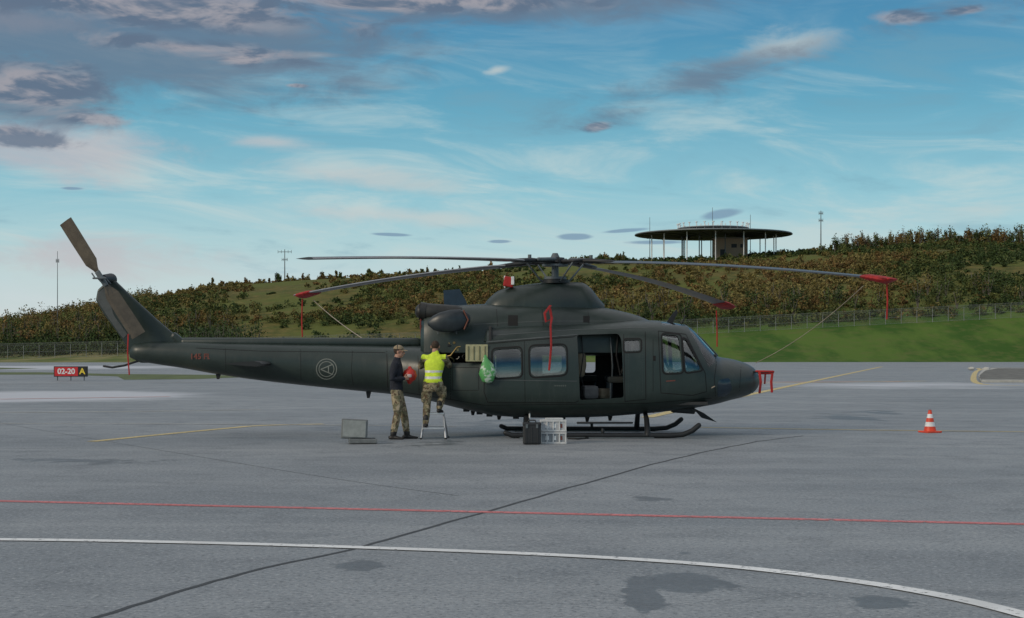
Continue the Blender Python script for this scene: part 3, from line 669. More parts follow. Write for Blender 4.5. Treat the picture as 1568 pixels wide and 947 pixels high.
# tail rotor
trm=pm("tail_blade_khaki",(.085,.07,.05),.6,0,.2,8); ydep=-.42
hubx,hubz=hx(156,30.6),hz(427,30.6)
a0=math.atan2(hz(335,30.6)-hubz,hx(98,30.6)-hubx); tip2=(hx(214,30.6),hz(516,30.6))
for ang in (a0,math.atan2(tip2[1]-hubz,tip2[0]-hubx)):
    u=Vector((math.cos(ang),0,math.sin(ang))); v=Vector((-u.z,0,u.x)); V=[]
    Ln=1.32; prof=[(-.14,0),(-.07,.022),(.03,.02),(.14,.003),(.03,-.012),(-.07,-.018)]
    for r_,k in ((.10,.25),(.22,.45),(.38,.95),(1.0,1),(Ln,1)):
        for p in prof: V.append(Vector((hubx,ydep,hubz))+u*r_+v*(p[0]*k)+Vector((0,p[1]+p[0]*.25,0)))
    n=6; Fc=[(j*n+i,j*n+(i+1)%n,(j+1)*n+(i+1)%n,(j+1)*n+i) for j in range(4) for i in range(n)]+[tuple(range(n)),tuple(range(4*n,5*n))]
    mesh("tail_rotor_blade",V,Fc,trm,heli)
cyl("tail_gearbox",(hubx+.04,.12,hubz),(hubx,-.34,hubz),.13,.08,dark,heli); cyl("tail_rotor_hub",(hubx,-.30,hubz),(hubx,-.55,hubz),.055,.045,steel,heli)
box("hub_yoke",(hubx,-.42,hubz),(.34,.08,.10),steel,heli,(0,-a0,0),.02)
for q in (-.1,.1): tube("pitch_link",[(hubx+q,-.56,hubz+.02),(hubx+q*1.8,-.45,hubz-q)],.014,steel,heli,6)
tube("pitch_crosshead",[(hubx-.12,-.57,hubz),(hubx+.12,-.57,hubz)],.02,steel,heli,6)
rib=pm("red_streamer",(.36,.018,.016),.75)
def ribbon(name,pts,wd,mat=rib,par=None,nrm=(0,1,0)):
    V,Fc=loftdata(pts,[(wd/2,.006)]*len(pts),(1,0,0),6); return mesh(name,V,Fc,mat,par or heli)
ribbon("tail_streamer",[(hx(196,30.5),-.48,hz(512,30.5)),(hx(195,30.5),-.48,hz(540,30.5)),(hx(198,30.5),-.5,hz(574,30.5))],.028)
# main rotor
hub=Vector((.85,0,3.42)); bl=pm("rotor_blade_grey",(.035,.04,.045),.35,0,.12,3); bl2=pm("rotor_blade_edge",(.25,.26,.27),.35,.4)
tips=[((.85+5.60,-4.2),2.87),((.85-5.60,4.2),2.90),((.85-4.2,-5.6),3.14),((.85+4.2,5.6),2.68)]
rcv=pm("red_tip_cover",(.32,.014,.013),.7,0,.3,9,.5)
for (tx,ty),tz in tips:
    dv=Vector((tx-hub.x,ty,0)).normalized(); lv=Vector((-dv.y,dv.x,0)); Lr=7.0
    V=[];prof=[(-.5,0),(-.42,.055),(-.22,.075),(.1,.05),(.5,.004),(.1,-.03),(-.22,-.045),(-.42,-.035)]
    rs=np.linspace(1.15,Lr,26)
    def zr(r_): return hub.z-.04+(tz-hub.z+.04)*((r_/Lr)**1.75)
    for r_ in rs:
        ch=.40 if r_>1.5 else .22+.18*(r_-1.15)/.35
        tw=R(6-8*r_/Lr)
        for u,t in prof:
            V.append(hub+dv*r_-hub.z*Vector((0,0,1))+Vector((0,0,zr(r_)))+lv*(-u*ch*math.cos(tw))+Vector((0,0,t*.40-u*ch*math.sin(tw)*1.0)))
    n=len(prof); Fc=[(j*n+i,j*n+(i+1)%n,(j+1)*n+(i+1)%n,(j+1)*n+i) for j in range(len(rs)-1) for i in range(n)]+[tuple(range(n)),tuple(range((len(rs)-1)*n,len(rs)*n))]
    mi=[0]*len(Fc)
    o=mesh("main_rotor_blade",V,Fc,[bl,bl2],heli,True,45)
    for k in range((len(rs)-1)*n):
        if k%n in (0,7): o.data.polygons[k].material_index=1
    # grip/yoke
    V,Fc=loftdata([hub+dv*.12+Vector((0,0,-.02)),hub+dv*.5+Vector((0,0,-.01)),hub+dv*.85+Vector((0,0,-.02)),Vector((hub.x+dv.x*1.35,dv.y*1.35,zr(1.35)+.01))],[(.13,.05),(.10,.035),(.11,.05),(.09,.035)],tuple(lv),14,3)
    mesh("blade_grip",V,Fc,dark,heli,True,50)
    tube("damper",[hub+dv*.25+lv*.17+Vector((0,0,.03)),hub+dv*.75+lv*.14],.035,steel,heli)
    tube("pitch_horn",[hub+dv*.72-lv*.05,hub+dv*.62-lv*.26+Vector((0,0,-.03))],.03,dark,heli,8)
    tube("pitch_link",[hub+dv*.62-lv*.26+Vector((0,0,-.03)),hub+dv*.24-lv*.16+Vector((0,0,-.40))],.018,steel,heli,8)
    cyl("grip_bolt",hub+dv*.85+Vector((0,0,-.08)),hub+dv*.85+Vector((0,0,.09)),.035,.035,steel,heli,10)
    if not (tx<0 and ty<0):
        V,Fc=loftdata([Vector((hub.x+dv.x*r_,dv.y*r_,zr(r_)))-lv*.0+Vector((0,0,q_)) for r_,q_ in ((6.52,0),(6.62,0),(6.9,-.02),(7.06,.01))],[(.20,.03),(.225,.055),(.215,.065),(.15,.02)],tuple(lv),12,2.3); mesh("tip_cover",V,Fc,rcv,heli,True,50)
cyl("rotor_mast",(hub.x,0,2.95),(hub.x,0,3.46),.075,.065,steel,heli); disc("swashplate",(hub.x,0,3.02),.27,.07,dark,heli,32); disc("swashplate_upper",(hub.x,0,3.09),.22,.05,steel,heli,32)
disc("hub_plate",(hub.x,0,3.44),.22,.10,dark,heli,24,.18); disc("hub_cap",(hub.x,0,3.53),.10,.10,steel,heli,20,.05); disc("yoke_plate",(hub.x,0,3.34),.26,.04,steel,heli,24)
cyl("mast_boot",(hub.x,0,2.85),(hub.x,0,3.0),.20,.14,dark,heli)
for a in (0.4,1.9,3.5,5.2): box("hub_block",(hub.x+.2*math.cos(a),.2*math.sin(a),3.40),(.09,.09,.12),dark,heli,(0,0,a),.015)
def Pt(px,py,y): return (hx(px,31+y),y,hz(py,31+y))
ropem=pm("rope",(.33,.28,.22),.9)
ribbon("tip_streamer",[Pt(1358,434,-4.1),Pt(1359,460,-4.1),Pt(1358,489,-4.1)],.028); ribbon("tip_streamer",[Pt(463,458,4.1),Pt(462,490,4.1),Pt(463,516,4.1)],.03); ribbon("tip_streamer",[Pt(1097,476,5.5),Pt(1098,505,5.5),Pt(1098,531,5.5)],.03)
def sag(a_,b_,s,n=14):
    a_=Vector(a_);b_=Vector(b_); return [a_.lerp(b_,i/n)-Vector((0,0,s*4*(i/n)*(1-i/n))) for i in range(n+1)]
tube("tie_down_rope",sag(Pt(480,460,4.1),Pt(571,528,.1),.06),.009,ropem,heli,6); tube("tie_down_rope",sag(Pt(1322,438,-4.0),Pt(1157,556,-.1),.12),.006,ropem,heli,6)
tube("tie_down_rope",sag(side(1094,592,off=.03),side(1000,632,off=.05),.02),.012,ropem,heli,6)
# exhausts, open cowl door, streamers
exm=pm("exhaust_metal",(.05,.05,.048),.45,.7)
for s in (-1,1):
    V,Fc=loftdata([(hx(700),s*.42,hz(482)),(hx(670),s*.42,hz(480)),(hx(650),s*.43,hz(478))],[.17,.17,.165],(0,1,0),20); mesh("exhaust_stack",V,Fc,exm,heli,True,50)
    cyl("exhaust_lip",(hx(654),s*.43,hz(478.5)),(hx(645),s*.43,hz(477.5)),.175,.18,exm,heli); cyl("exhaust_bore",(hx(645.2),s*.43,hz(477.5)),(hx(644.6),s*.43,hz(477.5)),.15,.15,line,heli)
V,Fc=loftdata([(hx(657,30),-1.02,hz(495,30)),(hx(664,30),-1.04,hz(495,30)),(hx(675,30),-1.06,hz(494,30)),(hx(692,30),-1.08,hz(492,30)),(hx(706,30),-1.08,hz(490,30)),(hx(714,30),-1.04,hz(489,30)),(hx(718,30),-1.02,hz(489,30))],[(.03,.06),(.06,.14),(.08,.19),(.09,.22),(.08,.20),(.06,.15),(.03,.08)],(0,1,0),18); mesh("open_cowl_door",V,Fc,pm("cowl_door_blue_black",(.018,.026,.032),.35),heli,True,50)
tube("cowl_door_edge",[Pt(710,476,-1.13),Pt(717,490,-1.10),Pt(711,504,-1.13)],.016,pm("red_brown_edge",(.15,.05,.03),.6),heli)
for k in (-.2,.15): tube("door_stay",[(hx(690)+k,-.95,hz(512)),(hx(690)+k,-.8,hz(490))],.012,steel,heli,6)
plate("far_cowl_door",[sidexz(p[0],p[1],31.7) for p in [(679,445),(704,443),(714,462),(716,470),(680,468)]],.04,pm("far_door_blue",(.015,.035,.06),.4),heli,'Y',.7)
ribbon("exhaust_streamer",[Pt(645,474,-.5),Pt(644,495,-.52),Pt(645,517,-.5)],.03,pm("dark_red_strap",(.16,.03,.025),.7))
yb=-.9
ribbon("intake_streamer",[Pt(843,468,yb+.2),Pt(834,480,yb),Pt(836,493,yb-.02),Pt(845,489,yb-.04),Pt(842,472,yb)],.05)
ribbon("intake_streamer",[Pt(845,486,-1.0),Pt(843,500,-1.18),Pt(844,530,-1.36),Pt(841,567,-1.38)],.04)
box("intake_cover",Pt(779,432,-.2),(.20,.18,.20),rib,heli,(0,.2,0),.03); box("intake_cover_label",Pt(785,430,-.31),(.06,.02,.16),white,heli)
tube("intake_cover_strap",[Pt(773,424,-.2),Pt(773,440,-.2)],.02,white,heli,6)
# nose covers (pitot)
for yy in (-.35,.2):
    tube("pitot_tube",[(hx(1140),yy,hz(569)),(hx(1172),yy,hz(570))],.018,dark,heli,8)
tube("pitot_cover",[Pt(1158,569,-.35),Pt(1184,569.5,-.35)],.024,rib,heli,8); tube("pitot_cover",[Pt(1162,572,.2),Pt(1180,572,.2)],.022,rib,heli,8)
ribbon("pitot_streamer",[Pt(1183,569,-.35),Pt(1181,585,-.36),Pt(1182,601,-.35)],.05); ribbon("pitot_streamer",[Pt(1163,570,-.38),Pt(1165,585,-.4),Pt(1163,602,-.38)],.05); ribbon("pitot_streamer",[Pt(1172,571,.2),Pt(1171,588,.2)],.035)
# wire cutter, antennae, belly bits
plate("wire_cutter",[sidexz(p[0],p[1],31) for p in [(1040,624),(1064,626),(1078,633),(1098,647),(1074,640),(1066,631),(1040,629)]],.03,dark,heli)
plate("upper_wire_cutter",[sidexz(p[0],p[1],31) for p in [(1020,494),(1032,478),(1036,474),(1038,479),(1030,495)]],.03,dark,heli); tube("antenna",[(hx(1043),0,hz(497)),(hx(1049),0,hz(484))],.015,dark,heli,6)
for px,h_ in ((560,10),(720,8),(760,7),(895,8),(930,8),(330,8)): 
    zb=LA.ev(hx(px))[1]; plate("blade_antenna",[(hx(px),zb+.03),(hx(px+9),zb+.03),(hx(px+6),zb-h_/78),(hx(px+2),zb-h_/78)],.02,dark,heli)
for px in (715,735,750,790,860): box("belly_fitting",(hx(px),-.4,LA.ev(hx(px))[1]+.03),(.12,.12,.12),dark,heli)
box("belly_pod",(hx(1042),-.45,hz(627)),(.45,.25,.12),dark,heli,(0,R(4),0),.03)
tube("windscreen_wiper",[Pt(1084,552,-.45),Pt(1074,528,-.45)],.012,dark,heli,6)
tube("windscreen_post",[(hx(1056),0,hz(504)),(hx(1075),0,hz(521.5)),(hx(1097),0,hz(545))],.035,hm,heli)
box("nose_light",Pt(1150,600,-.3),(.08,.08,.06),steel,heli)
# skids
def skid(y,xa_,xb_):
    pts=[(xa_-.02,y,.11),(xa_+.1,y,.06),(xb_-.55,y,.055),(xb_-.30,y,.075),(xb_-.12,y,.15),(xb_,y,.25)]; tube("skid_tube",pts,.05,dark,heli,12)
    box("skid_shoe",((xa_+xb_)/2-.3,y,.018),((xb_-xa_)*.7,.08,.03),steel,heli)
    tube("ground_handling_fitting",[((xa_+xb_)/2,y,.1),((xa_+xb_)/2,y,.17)],.03,dark,heli,8)
skid(-1.32,hx(776,29.68),hx(1070,29.68)); skid(1.32,hx(772,29.68)-.05,hx(1066,29.68))
def cross(x):
    for s in (-1,1): tube("cross_tube_cover",[(x,0,.52),(x,s*.6,.50),(x,s*1.05,.36),(x,s*1.25,.15),(x,s*1.32,.07)],[.05,.05,.05,.055,.06],dark,heli,12)
cross(hx(983)); cross(hx(806))
tube("step",[(hx(880),-1.35,.30),(hx(960),-1.35,.30)],.02,dark,heli,8)
# interior
box("cabin_floor",(hx(905),0,hz(613)-.03),(hx(1075)-hx(738),2.2,.06),inm,heli)
box("aft_bulkhead",(hx(752),0,1.45),(.05,2.3,1.35),inm,heli); box("transmission_housing",(hx(795),0,1.4),(.9,.9,1.3),inm,heli,bev=.08)
seatm=pm("seat_fabric",(.03,.034,.03),.9); belt=pm("seat_belt",(.012,.012,.012),.7); tan=pm("tan_gear",(.20,.17,.12),.9)
def seat(x,y,face=1,mat=seatm):
    box("seat_cushion",(x,y,.72+.38),(.46,.48,.12),mat,heli,bev=.04); box("seat_back",(x-face*.24,y,.72+.75),(.10,.46,.72),mat,heli,(0,-face*.12,0),.04)
    for sy in (-.2,.2):
        tube("seat_leg",[(x-.18,y+sy,.74),(x-.18,y+sy,1.08)],.018,steel,heli,6); tube("seat_leg",[(x+.18,y+sy,.74),(x+.18,y+sy,1.08)],.018,steel,heli,6)
    for sy in (-.1,.1): tube("seat_belt",[(x-face*.17,y+sy,1.8),(x-face*.14,y+sy*1.1,1.45),(x-face*.02,y+sy,1.2)],.02,belt,heli,6)
seat(hx(1030,30.4),-.55,1,tan); seat(hx(1030,30.4),.55); seat(hx(948,30.4),-.62,-1); seat(hx(948,30.4),.1,-1); seat(hx(900,31),.75,1)
box("instrument_panel",(hx(1082),0,1.42),(.25,1.3,.35),inm,heli,bev=.05); box("centre_console",(hx(1050),0,1.0),(.8,.25,.5),inm,heli,bev=.04)
tube("cyclic_stick",[(hx(1058),-.5,.8),(hx(1054),-.5,1.1),(hx(1057),-.5,1.3)],.018,belt,heli,8)
box("gear_bag",(hx(903,30.2),-.75,.86),(.30,.35,.26),pm("grey_bag",(.12,.12,.12),.9),heli,(0,0,.2),.07); box("gear_bag",(hx(925,30.2),-.5,.83),(.28,.3,.2),tan,heli,(0,0,.5),.06)
tube("hanging_cable",[Pt(890,515,-.9),Pt(893,545,-1.0),Pt(889,575,-.95),Pt(893,590,-.9)],.012,belt,heli,6)
tube("roof_handle",[Pt(935,518,-.8),Pt(938,560,-.8),Pt(936,608,-.8)],.018,steel,heli,6)
tube("litter_strap",[Pt(946,514,-.9),Pt(944,545,-.9),Pt(950,575,-.9)],.02,belt,heli,6)
# door hanging jacket
V,Fc=loftdata([Pt(889,532,-.75),Pt(890,545,-.77),Pt(890,560,-.76),Pt(889,574,-.75)],[(.04,.03),(.09,.05),(.10,.06),(.08,.05)],(1,0,0),12); mesh("hanging_jacket",V,Fc,tan,heli,True)
# engine bay contents
mats=[pm("bare_aluminium",(.30,.30,.28),.4,.8),pm("engine_olive",(.14,.14,.07),.6),dark,exm,pm("brass_fitting",(.30,.22,.09),.4,.7),pm("primer_tan",(.34,.33,.19),.7)]
box("engine_deck",Pt(705,557,-.55),(1.0,.9,.03),inm,heli)
box("dark_bay_backing",Pt(706,532,-.30),(.98,.04,.80),line,heli)  # added near-black backing plate; the open bay's shade is put into its colour
ex0,ex1=Pt(672,534,-.50),Pt(744,532,-.50)
cyl("engine_case",ex0,ex1,.17,.21,mats[3],heli,28)
for q in np.linspace(.05,.95,9):
    p=Vector(ex0).lerp(Vector(ex1),q); rr=.17+.04*q+random.uniform(.008,.03); cyl("engine_flange",p-Vector((.012,0,0)),p+Vector((.012,0,0)),rr,rr,random.choice((mats[0],mats[3],dark)),heli,28)
tube("bleed_duct",[Pt(676,518,-.62),Pt(694,515,-.70),Pt(712,517,-.72),Pt(726,528,-.74),Pt(730,548,-.70)],.038,mats[0],heli,12)
tube("oil_line",[Pt(674,548,-.68),Pt(690,545,-.74),Pt(700,532,-.76),Pt(716,529,-.74),Pt(742,532,-.70)],.018,mats[4],heli,8)
for k in range(70):
    px=random.uniform(675,743); py=random.uniform(511,553); y=random.uniform(-.74,-.58); mt=random.choice(mats[:5])
    p=Vector(Pt(px,py,y))
    if k%3==0:
        dd=random.choice((Vector((1,0,0)),Vector((0,-.6,.2)),Vector((.2,0,1)))); cyl("engine_component",p,p+dd*random.uniform(.04,.09),random.uniform(.015,.035),random.uniform(.015,.035),mt,heli,14)
    elif k%3==1:
        a=random.uniform(0,6.28); r_=random.uniform(.05,.13); tube("engine_hose",[p+Vector((math.cos(a+t)*r_,-.02*math.sin(t),math.sin(a+t)*r_*.7)) for t in (0,.5,1.0,1.5,2.0)],random.uniform(.007,.014),mt,heli,7)
    else: box("engine_component",p,(random.uniform(.03,.08),.06,random.uniform(.03,.07)),mt,heli,(0,random.uniform(-.15,.15),0),.008)
box("access_panel",Pt(730,541,-1.28),(.42,.04,.33),mats[5],heli,(R(-12),0,0),.015)
for k in range(4): box("panel_rib",Pt(717+k*8.5,541,-1.31),(.015,.02,.27),mats[1],heli,(R(-12),0,0),.004)
# green carrier bag
V,Fc=loftdata([Pt(744,543,-1.36),Pt(744,550,-1.38),Pt(745,560,-1.42),Pt(747,571,-1.44),Pt(746,581,-1.42)],[(.02,.01),(.06,.03),(.11,.06),(.155,.08),(.13,.07)],(1,0,0),16)
V=[v+Vector((1,0.6,1))*noise.noise(v*14)*.03 for v in V]
bg_,nt,b=newmat("green_white_plastic"); pos=nt.nodes.new('ShaderNodeTexCoord').outputs['Object']
nt.links.new(MIX(nt,SMOOTH(nt,NOISE(nt,pos,7,3,.6),.50,.60),c4((.09,.34,.10)),c4((.50,.60,.50))),b.inputs['Base Color']); b.inputs['Roughness'].default_value=.4
mesh("plastic_bag",V,Fc,bg_,heli,True)
# ------------------------------------------------------------------ GROUND EQUIPMENT
d=F*H/(680-538.); e=empty("open_laptop_case",(hx(545,d),d-31,0)); gy=pm("case_grey",(.16,.17,.17),.5,.2); gyl=pm("case_lid_inner",(.25,.27,.26),.45)
box("base_tray",(.12,0,.055),(.50,.34,.08),gy,e,(0,0,R(8)),.015); box("keyboard_foam",(.12,0,.098),(.44,.28,.012),dark,e,(0,0,R(8)),.003)
box("lid",(-.03,.05,.26),(.47,.045,.36),gy,e,(R(-12),R(3),R(8)),.015); box("lid_panel",(-.03,.022,.265),(.41,.02,.30),gyl,e,(R(-12),R(3),R(8)),.006)
d=F*H/(681-538.); e=empty("black_equipment_case",(hx(814.5,d),d-31,0)); bk=pm("black_plastic",(.018,.02,.022),.5)
box("body",(0,0,.19),(.32,.26,.36),bk,e,bev=.03); box("lid",(0,0,.365),(.33,.27,.05),bk,e,bev=.015); tube("handle",[(-.07,-.05,.39),(-.06,-.05,.43),(.06,-.05,.43),(.07,-.05,.39)],.012,bk,e,8)
for q in (-.09,.09): box("latch",(q,-.14,.33),(.04,.02,.07),steel,e,bev=.005)
for q in (-.1,0,.1): box("rib",(q,-.132,.17),(.02,.012,.28),bk,e,bev=.004)
d=F*H/(680-538.); e=empty("storage_crate",(hx(847,d),d-31+.05,0)); cr=pm("crate_white",(.55,.56,.56),.45,0,.15,5); cg=pm("crate_grey",(.26,.28,.30),.5)
Wc,Dc=.47,.32
for lv_,z0 in ((0,.01),(1,.225)):
    hh_=.20
    box("panel",(0,0,z0+hh_/2),(Wc-.03,Dc-.03,hh_-.02),cg if lv_==0 else pm("crate_translucent",(.42,.44,.46),.4),e,bev=.01)
    for zz_ in (z0+.012,z0+hh_-.012):
        for s in (-1,1): box("rim",(0,s*(Dc/2-.01),zz_),(Wc,.03,.03),cr,e,bev=.005); box("rim",(s*(Wc/2-.012),0,zz_),(.027,Dc-.055,.03),cr,e,bev=.005)
    for q in np.linspace(-.5,.5,5): box("upright",(q*(Wc-.03),-(Dc/2-.006),z0+hh_/2),(.024,.028,hh_-.055),cr,e,bev=.004)
    for q in (-.11,.02,.13): box("label",(q,-(Dc/2-.012),z0+hh_/2),(.06,.006,.07),white if q<.1 else redm,e,bev=0)
box("paper_stack",(.02,0,.445),(.30,.2,.03),cr,e,(0,0,.1),.005)
e=empty("service_antenna",(hx(811,30),-1.05,0)); cyl("pole",(0,0,0),(0,0,.55),.02,.015,white,e,10); disc("foot",(0,0,.012),.09,.02,dark,e,20)
# cables on ground
tube("ground_cable",[(hx(866),-1.6,.02),(hx(880),-1.75,.02),(hx(895),-1.5,.02),(hx(888),-1.2,.02)],.015,dark,None,6)
# stepladder
LX,LY=hx(664,29.5),-1.42
e=empty("stepladder",(LX,LY,0)); al=pm("aluminium",(.55,.56,.57),.35,.7)
for s in (-1,1):
    tube("front_rail",[(s*.23,-.22,.01),(s*.18,.08,.47)],.018,al,e,8); tube("rear_rail",[(s*.25,.38,.01),(s*.18,.12,.46)],.016,al,e,8)
    box("rubber_foot",(s*.232,-.225,.018),(.05,.05,.035),dark,e); box("rubber_foot",(s*.252,.385,.018),(.05,.05,.035),dark,e)
    tube("spreader",[(s*.21,-.07,.24),(s*.215,.25,.24)],.010,al,e,6)
box("lower_step",(0,-.10,.205),(.40,.17,.03),al,e,bev=.006); box("top_step",(0,.10,.475),(.38,.24,.035),al,e,bev=.006)
# ------------------------------------------------------------------ PEOPLE
def camo(name):
    m,nt,b=newmat(name); pos=nt.nodes.new('ShaderNodeTexCoord').outputs['Object']
    n=NOISE(nt,pos,11,3,.5,.4); n2=NOISE(nt,MAP(nt,pos,(5,3,1)),15,3,.5,.3)
    c=MIX(nt,SMOOTH(nt,n,.47,.50),c4((.33,.27,.17)),c4((.16,.15,.085))); c=MIX(nt,SMOOTH(nt,n2,.56,.59),c,c4((.11,.075,.045))); c=MIX(nt,SMOOTH(nt,n2,.40,.37),c,c4((.40,.34,.24)))
    nt.links.new(c,b.inputs['Base Color']); b.inputs['Roughness'].default_value=.9
    bp=nt.nodes.new('ShaderNodeBump'); bp.inputs['Strength'].default_value=.6; bp.inputs['Distance'].default_value=.03; nt.links.new(NOISE(nt,MAP(nt,pos,scale=(1,1,2.2)),13,3,.5,.8),bp.inputs['Height']); nt.links.new(bp.outputs[0],b.inputs['Normal'])
    return m
camoM=camo("camouflage_cloth"); navy=pm("navy_jacket",(.012,.015,.025),.85,0,.2,9,.8); skin=pm("skin",(.42,.23,.16),.55,0,.08,20); boot=pm("boot_black",(.015,.014,.013),.5); vestm=pm("hi_vis_yellow",(.62,.80,.04),.65,0,.12,10,.6); refl=pm("reflective_band",(.62,.63,.62),.4); hair=pm("hair_brown",(.05,.03,.018),.8,0,.3,60,.5); capm=pm("cap_khaki",(.28,.22,.14),.9)
def remesh(V,Fc,vox,sm=3):
    me=bpy.data.meshes.new('t'); 
    me.from_pydata([tuple(v) for v in V],[],Fc); me.update(); o=bpy.data.objects.new('t',me); COL.objects.link(o)
    bm=bmesh.new(); bm.from_mesh(me); bmesh.ops.recalc_face_normals(bm,faces=bm.faces); bm.to_mesh(me); bm.free()
    md=o.modifiers.new('r','REMESH'); md.mode='VOXEL'; md.voxel_size=vox; s_=o.modifiers.new('s','SMOOTH'); s_.iterations=sm; s_.factor=.5; bake(o)
    v=[tuple(q.co) for q in o.data.vertices]; f=[tuple(p.vertices) for p in o.data.polygons]; bpy.data.objects.remove(o); return v,f
def handparts(wr,dr,pn,thumb_side,curl,sc=1.0):
    wr=Vector(wr); d_=Vector(dr).normalized(); pn=Vector(pn); pn=(pn-d_*pn.dot(d_)).normalized(); s=d_.cross(pn).normalized()*thumb_side
    V=[];Fc=[]
    def add(v,f):
        k=len(V); V.extend(v); Fc.extend([tuple(i+k for i in q) for q in f])
    add(*loftdata([wr-d_*.04,wr,wr+d_*.03*sc,wr+d_*.085*sc],[(.027,.02),(.027,.019),(.038,.017),(.042,.014)],tuple(s),12))
    for i,(off,ln) in enumerate(((.030,.072),(.010,.080),(-.010,.074),(-.030,.058))):
        p=wr+d_*.082*sc+s*off; pts=[p-d_*.015]; a=0; cur=p; pts.append(cur)
        for k,l in enumerate((.45,.3,.25)):
            a+=curl*(.6+.4*k); dd=d_*math.cos(a)+pn*math.sin(a)+s*off*.8; cur=cur+dd*ln*l; pts.append(cur)
        add(*loftdata(pts,[.0095,.0095,.0088,.008,.007],tuple(s),8))
    p=wr+d_*.025*sc+s*.028; q=p+(s*.8+d_*.7+pn*.35).normalized()*.04; r_=q+(s*.2+d_*.8+pn*.6).normalized()*.032; t=r_+(d_*.7+pn*.7).normalized()*.024
    add(*loftdata([p-s*.01,q,r_,t],[.014,.012,.010,.0085],tuple(pn),8))
    return V,Fc
def person(name,J,loc,rz,mats,rule,handspec,headdir=(0,1,0),hat=True):
    """J joints in a frame where the person faces +Y"""
    g={k:Vector(v) for k,v in J.items()}
    segs=[]; V=[];Fc=[]
    def add(pts,rad,lab,sd=(1,0,0),n=14,pw_=2.0):
        v,f=loftdata(pts,rad,sd,n,pw_); k=len(V); V.extend(v); Fc.extend([tuple(i+k for i in q) for q in f])
        for i in range(len(pts)-1):
            r0=rad[i] if not isinstance(rad[i],tuple) else sum(rad[i])/2; r1=rad[i+1] if not isinstance(rad[i+1],tuple) else sum(rad[i+1])/2
            segs.append((np.array(pts[i]),np.array(pts[i+1]),r0,r1,lab))
    pe,ch,ne=g['pelvis'],g['chest'],g['neck']
    add([pe-Vector((0,0,.10)),pe,pe.lerp(ch,.4),ch,ch.lerp(ne,.62),ne],[(.13,.10),(.172,.125),(.160,.118),(.190,.132),(.175,.105),(.075,.07)],'torso',n=20,pw_=2.3)
    hd=g['head']; add([ne-Vector((0,0,.03)),ne.lerp(hd,.55)],[.062,.056],'neck')
    for s in ('r','l'):
        sh,elb,wr=g['sh_'+s],g['el_'+s],g['wr_'+s]
        add([ch.lerp(sh,.55)+Vector((0,0,.05)),sh,sh.lerp(elb,.5),elb,elb.lerp(wr,.5),wr],[.075,.072,.062,.054,.050,.040],'arm')
        hp,kn,an=g['hip_'+s],g['kn_'+s],g['an_'+s]
        add([hp+Vector((0,0,.02)),hp.lerp(kn,.35),kn,kn.lerp(an,.35),kn.lerp(an,.8),an+Vector((0,0,.02))],[.10,.098,.072,.074,.062,.060],'leg')
        td=Vector(g.get('toe_'+s,Vector((0,1,0)))).normalized()
        add([an-Vector((0,0,.045))-td*.06,an-Vector((0,0,.045))+td*.03,an-Vector((0,0,.058))+td*.12,an-Vector((0,0,.062))+td*.19],[(.040,.038),(.044,.042),(.048,.030),(.036,.022)],'boot')
        add([an+Vector((0,0,.10)),an,an-Vector((0,0,.04))],[.052,.05,.044],'boot')
        # cargo pockets
        mp=hp.lerp(kn,.62); sx_=.07 if s=='r' else -.07; add([mp+Vector((sx_,0,.07)),mp+Vector((sx_,0,-.08))],[(.04,.07),(.045,.075)],'leg',n=10,pw_=4)
    v,f=remesh(V,Fc,.0095,4)
    va=np.array(v); fc=np.array([va[list(q)].mean(0) for q in f]); best=np.full(len(fc),1e9); lab=np.zeros(len(fc),int); labs=['torso','neck','arm','leg','boot']
    for a,b2,r0,r1,l in segs:
        ab=b2-a; t=np.clip(((fc-a)@ab)/(ab@ab),0,1); dd=np.linalg.norm(fc-(a+t[:,None]*ab),axis=1)-(r0+(r1-r0)*t); mk=dd<best; best[mk]=dd[mk]; lab[mk]=labs.index(l)
    mi=[rule(labs[l],c) for l,c in zip(lab,fc)]
    parts=[(v,f,mi)]
    for s in ('r','l'):
        wr=g['wr_'+s]; dr,pn,curl=handspec[s]; hv,hf=handparts(wr,dr,pn,1 if s=='r' else -1,curl); hv,hf=remesh(hv,hf,.0035,2); parts.append((hv,hf,0))
    # head
    HV=[];HF=[]
    def addh(v,f): k=len(HV); HV.extend(v); HF.extend([tuple(i+k for i in q) for q in f])
    def ell(c,r,n=16):
        bm=bmesh.new(); bmesh.ops.create_uvsphere(bm,u_segments=n,v_segments=n//2+2,radius=1); vv=[Vector((q.co.x*r[0]+c[0],q.co.y*r[1]+c[1],q.co.z*r[2]+c[2])) for q in bm.verts]; ff=[tuple(x.index for x in p.verts) for p in bm.faces]; bm.free(); return vv,ff
    addh(*ell((0,-.012,.025),(.077,.095,.088),20)); addh(*ell((0,.022,-.035),(.058,.068,.078),18)); addh(*ell((0,.055,-.085),(.028,.028,.022)))
    addh(*loftdata([(0,.082,.015),(0,.104,-.018),(0,.100,-.030)],[.009,.015,.014],(1,0,0),8)); addh(*ell((0,.086,-.055),(.024,.012,.007))); addh(*ell((0,.088,-.066),(.021,.011,.007)))
    addh(*ell((0,.078,.030),(.05,.018,.008)))
    for s in (-1,1): addh(*ell((s*.080,-.005,-.005),(.010,.020,.032))); addh(*ell((s*.034,.074,.008),(.020,.012,.012),10))
    addh(*loftdata([(0,-.02,-.06),(0,-.035,-.14)],[.052,.055],(1,0,0),12))
    hv,hf=remesh(HV,HF,.0055,2)
    hdv=Vector(headdir).normalized(); rgt=hdv.cross(Vector((0,0,1))).normalized(); up=rgt.cross(hdv); Mh=Matrix((rgt,hdv,up)).transposed()
    hfc=[sum((Vector(hv[i]) for i in q),Vector())/len(q) for q in hf]
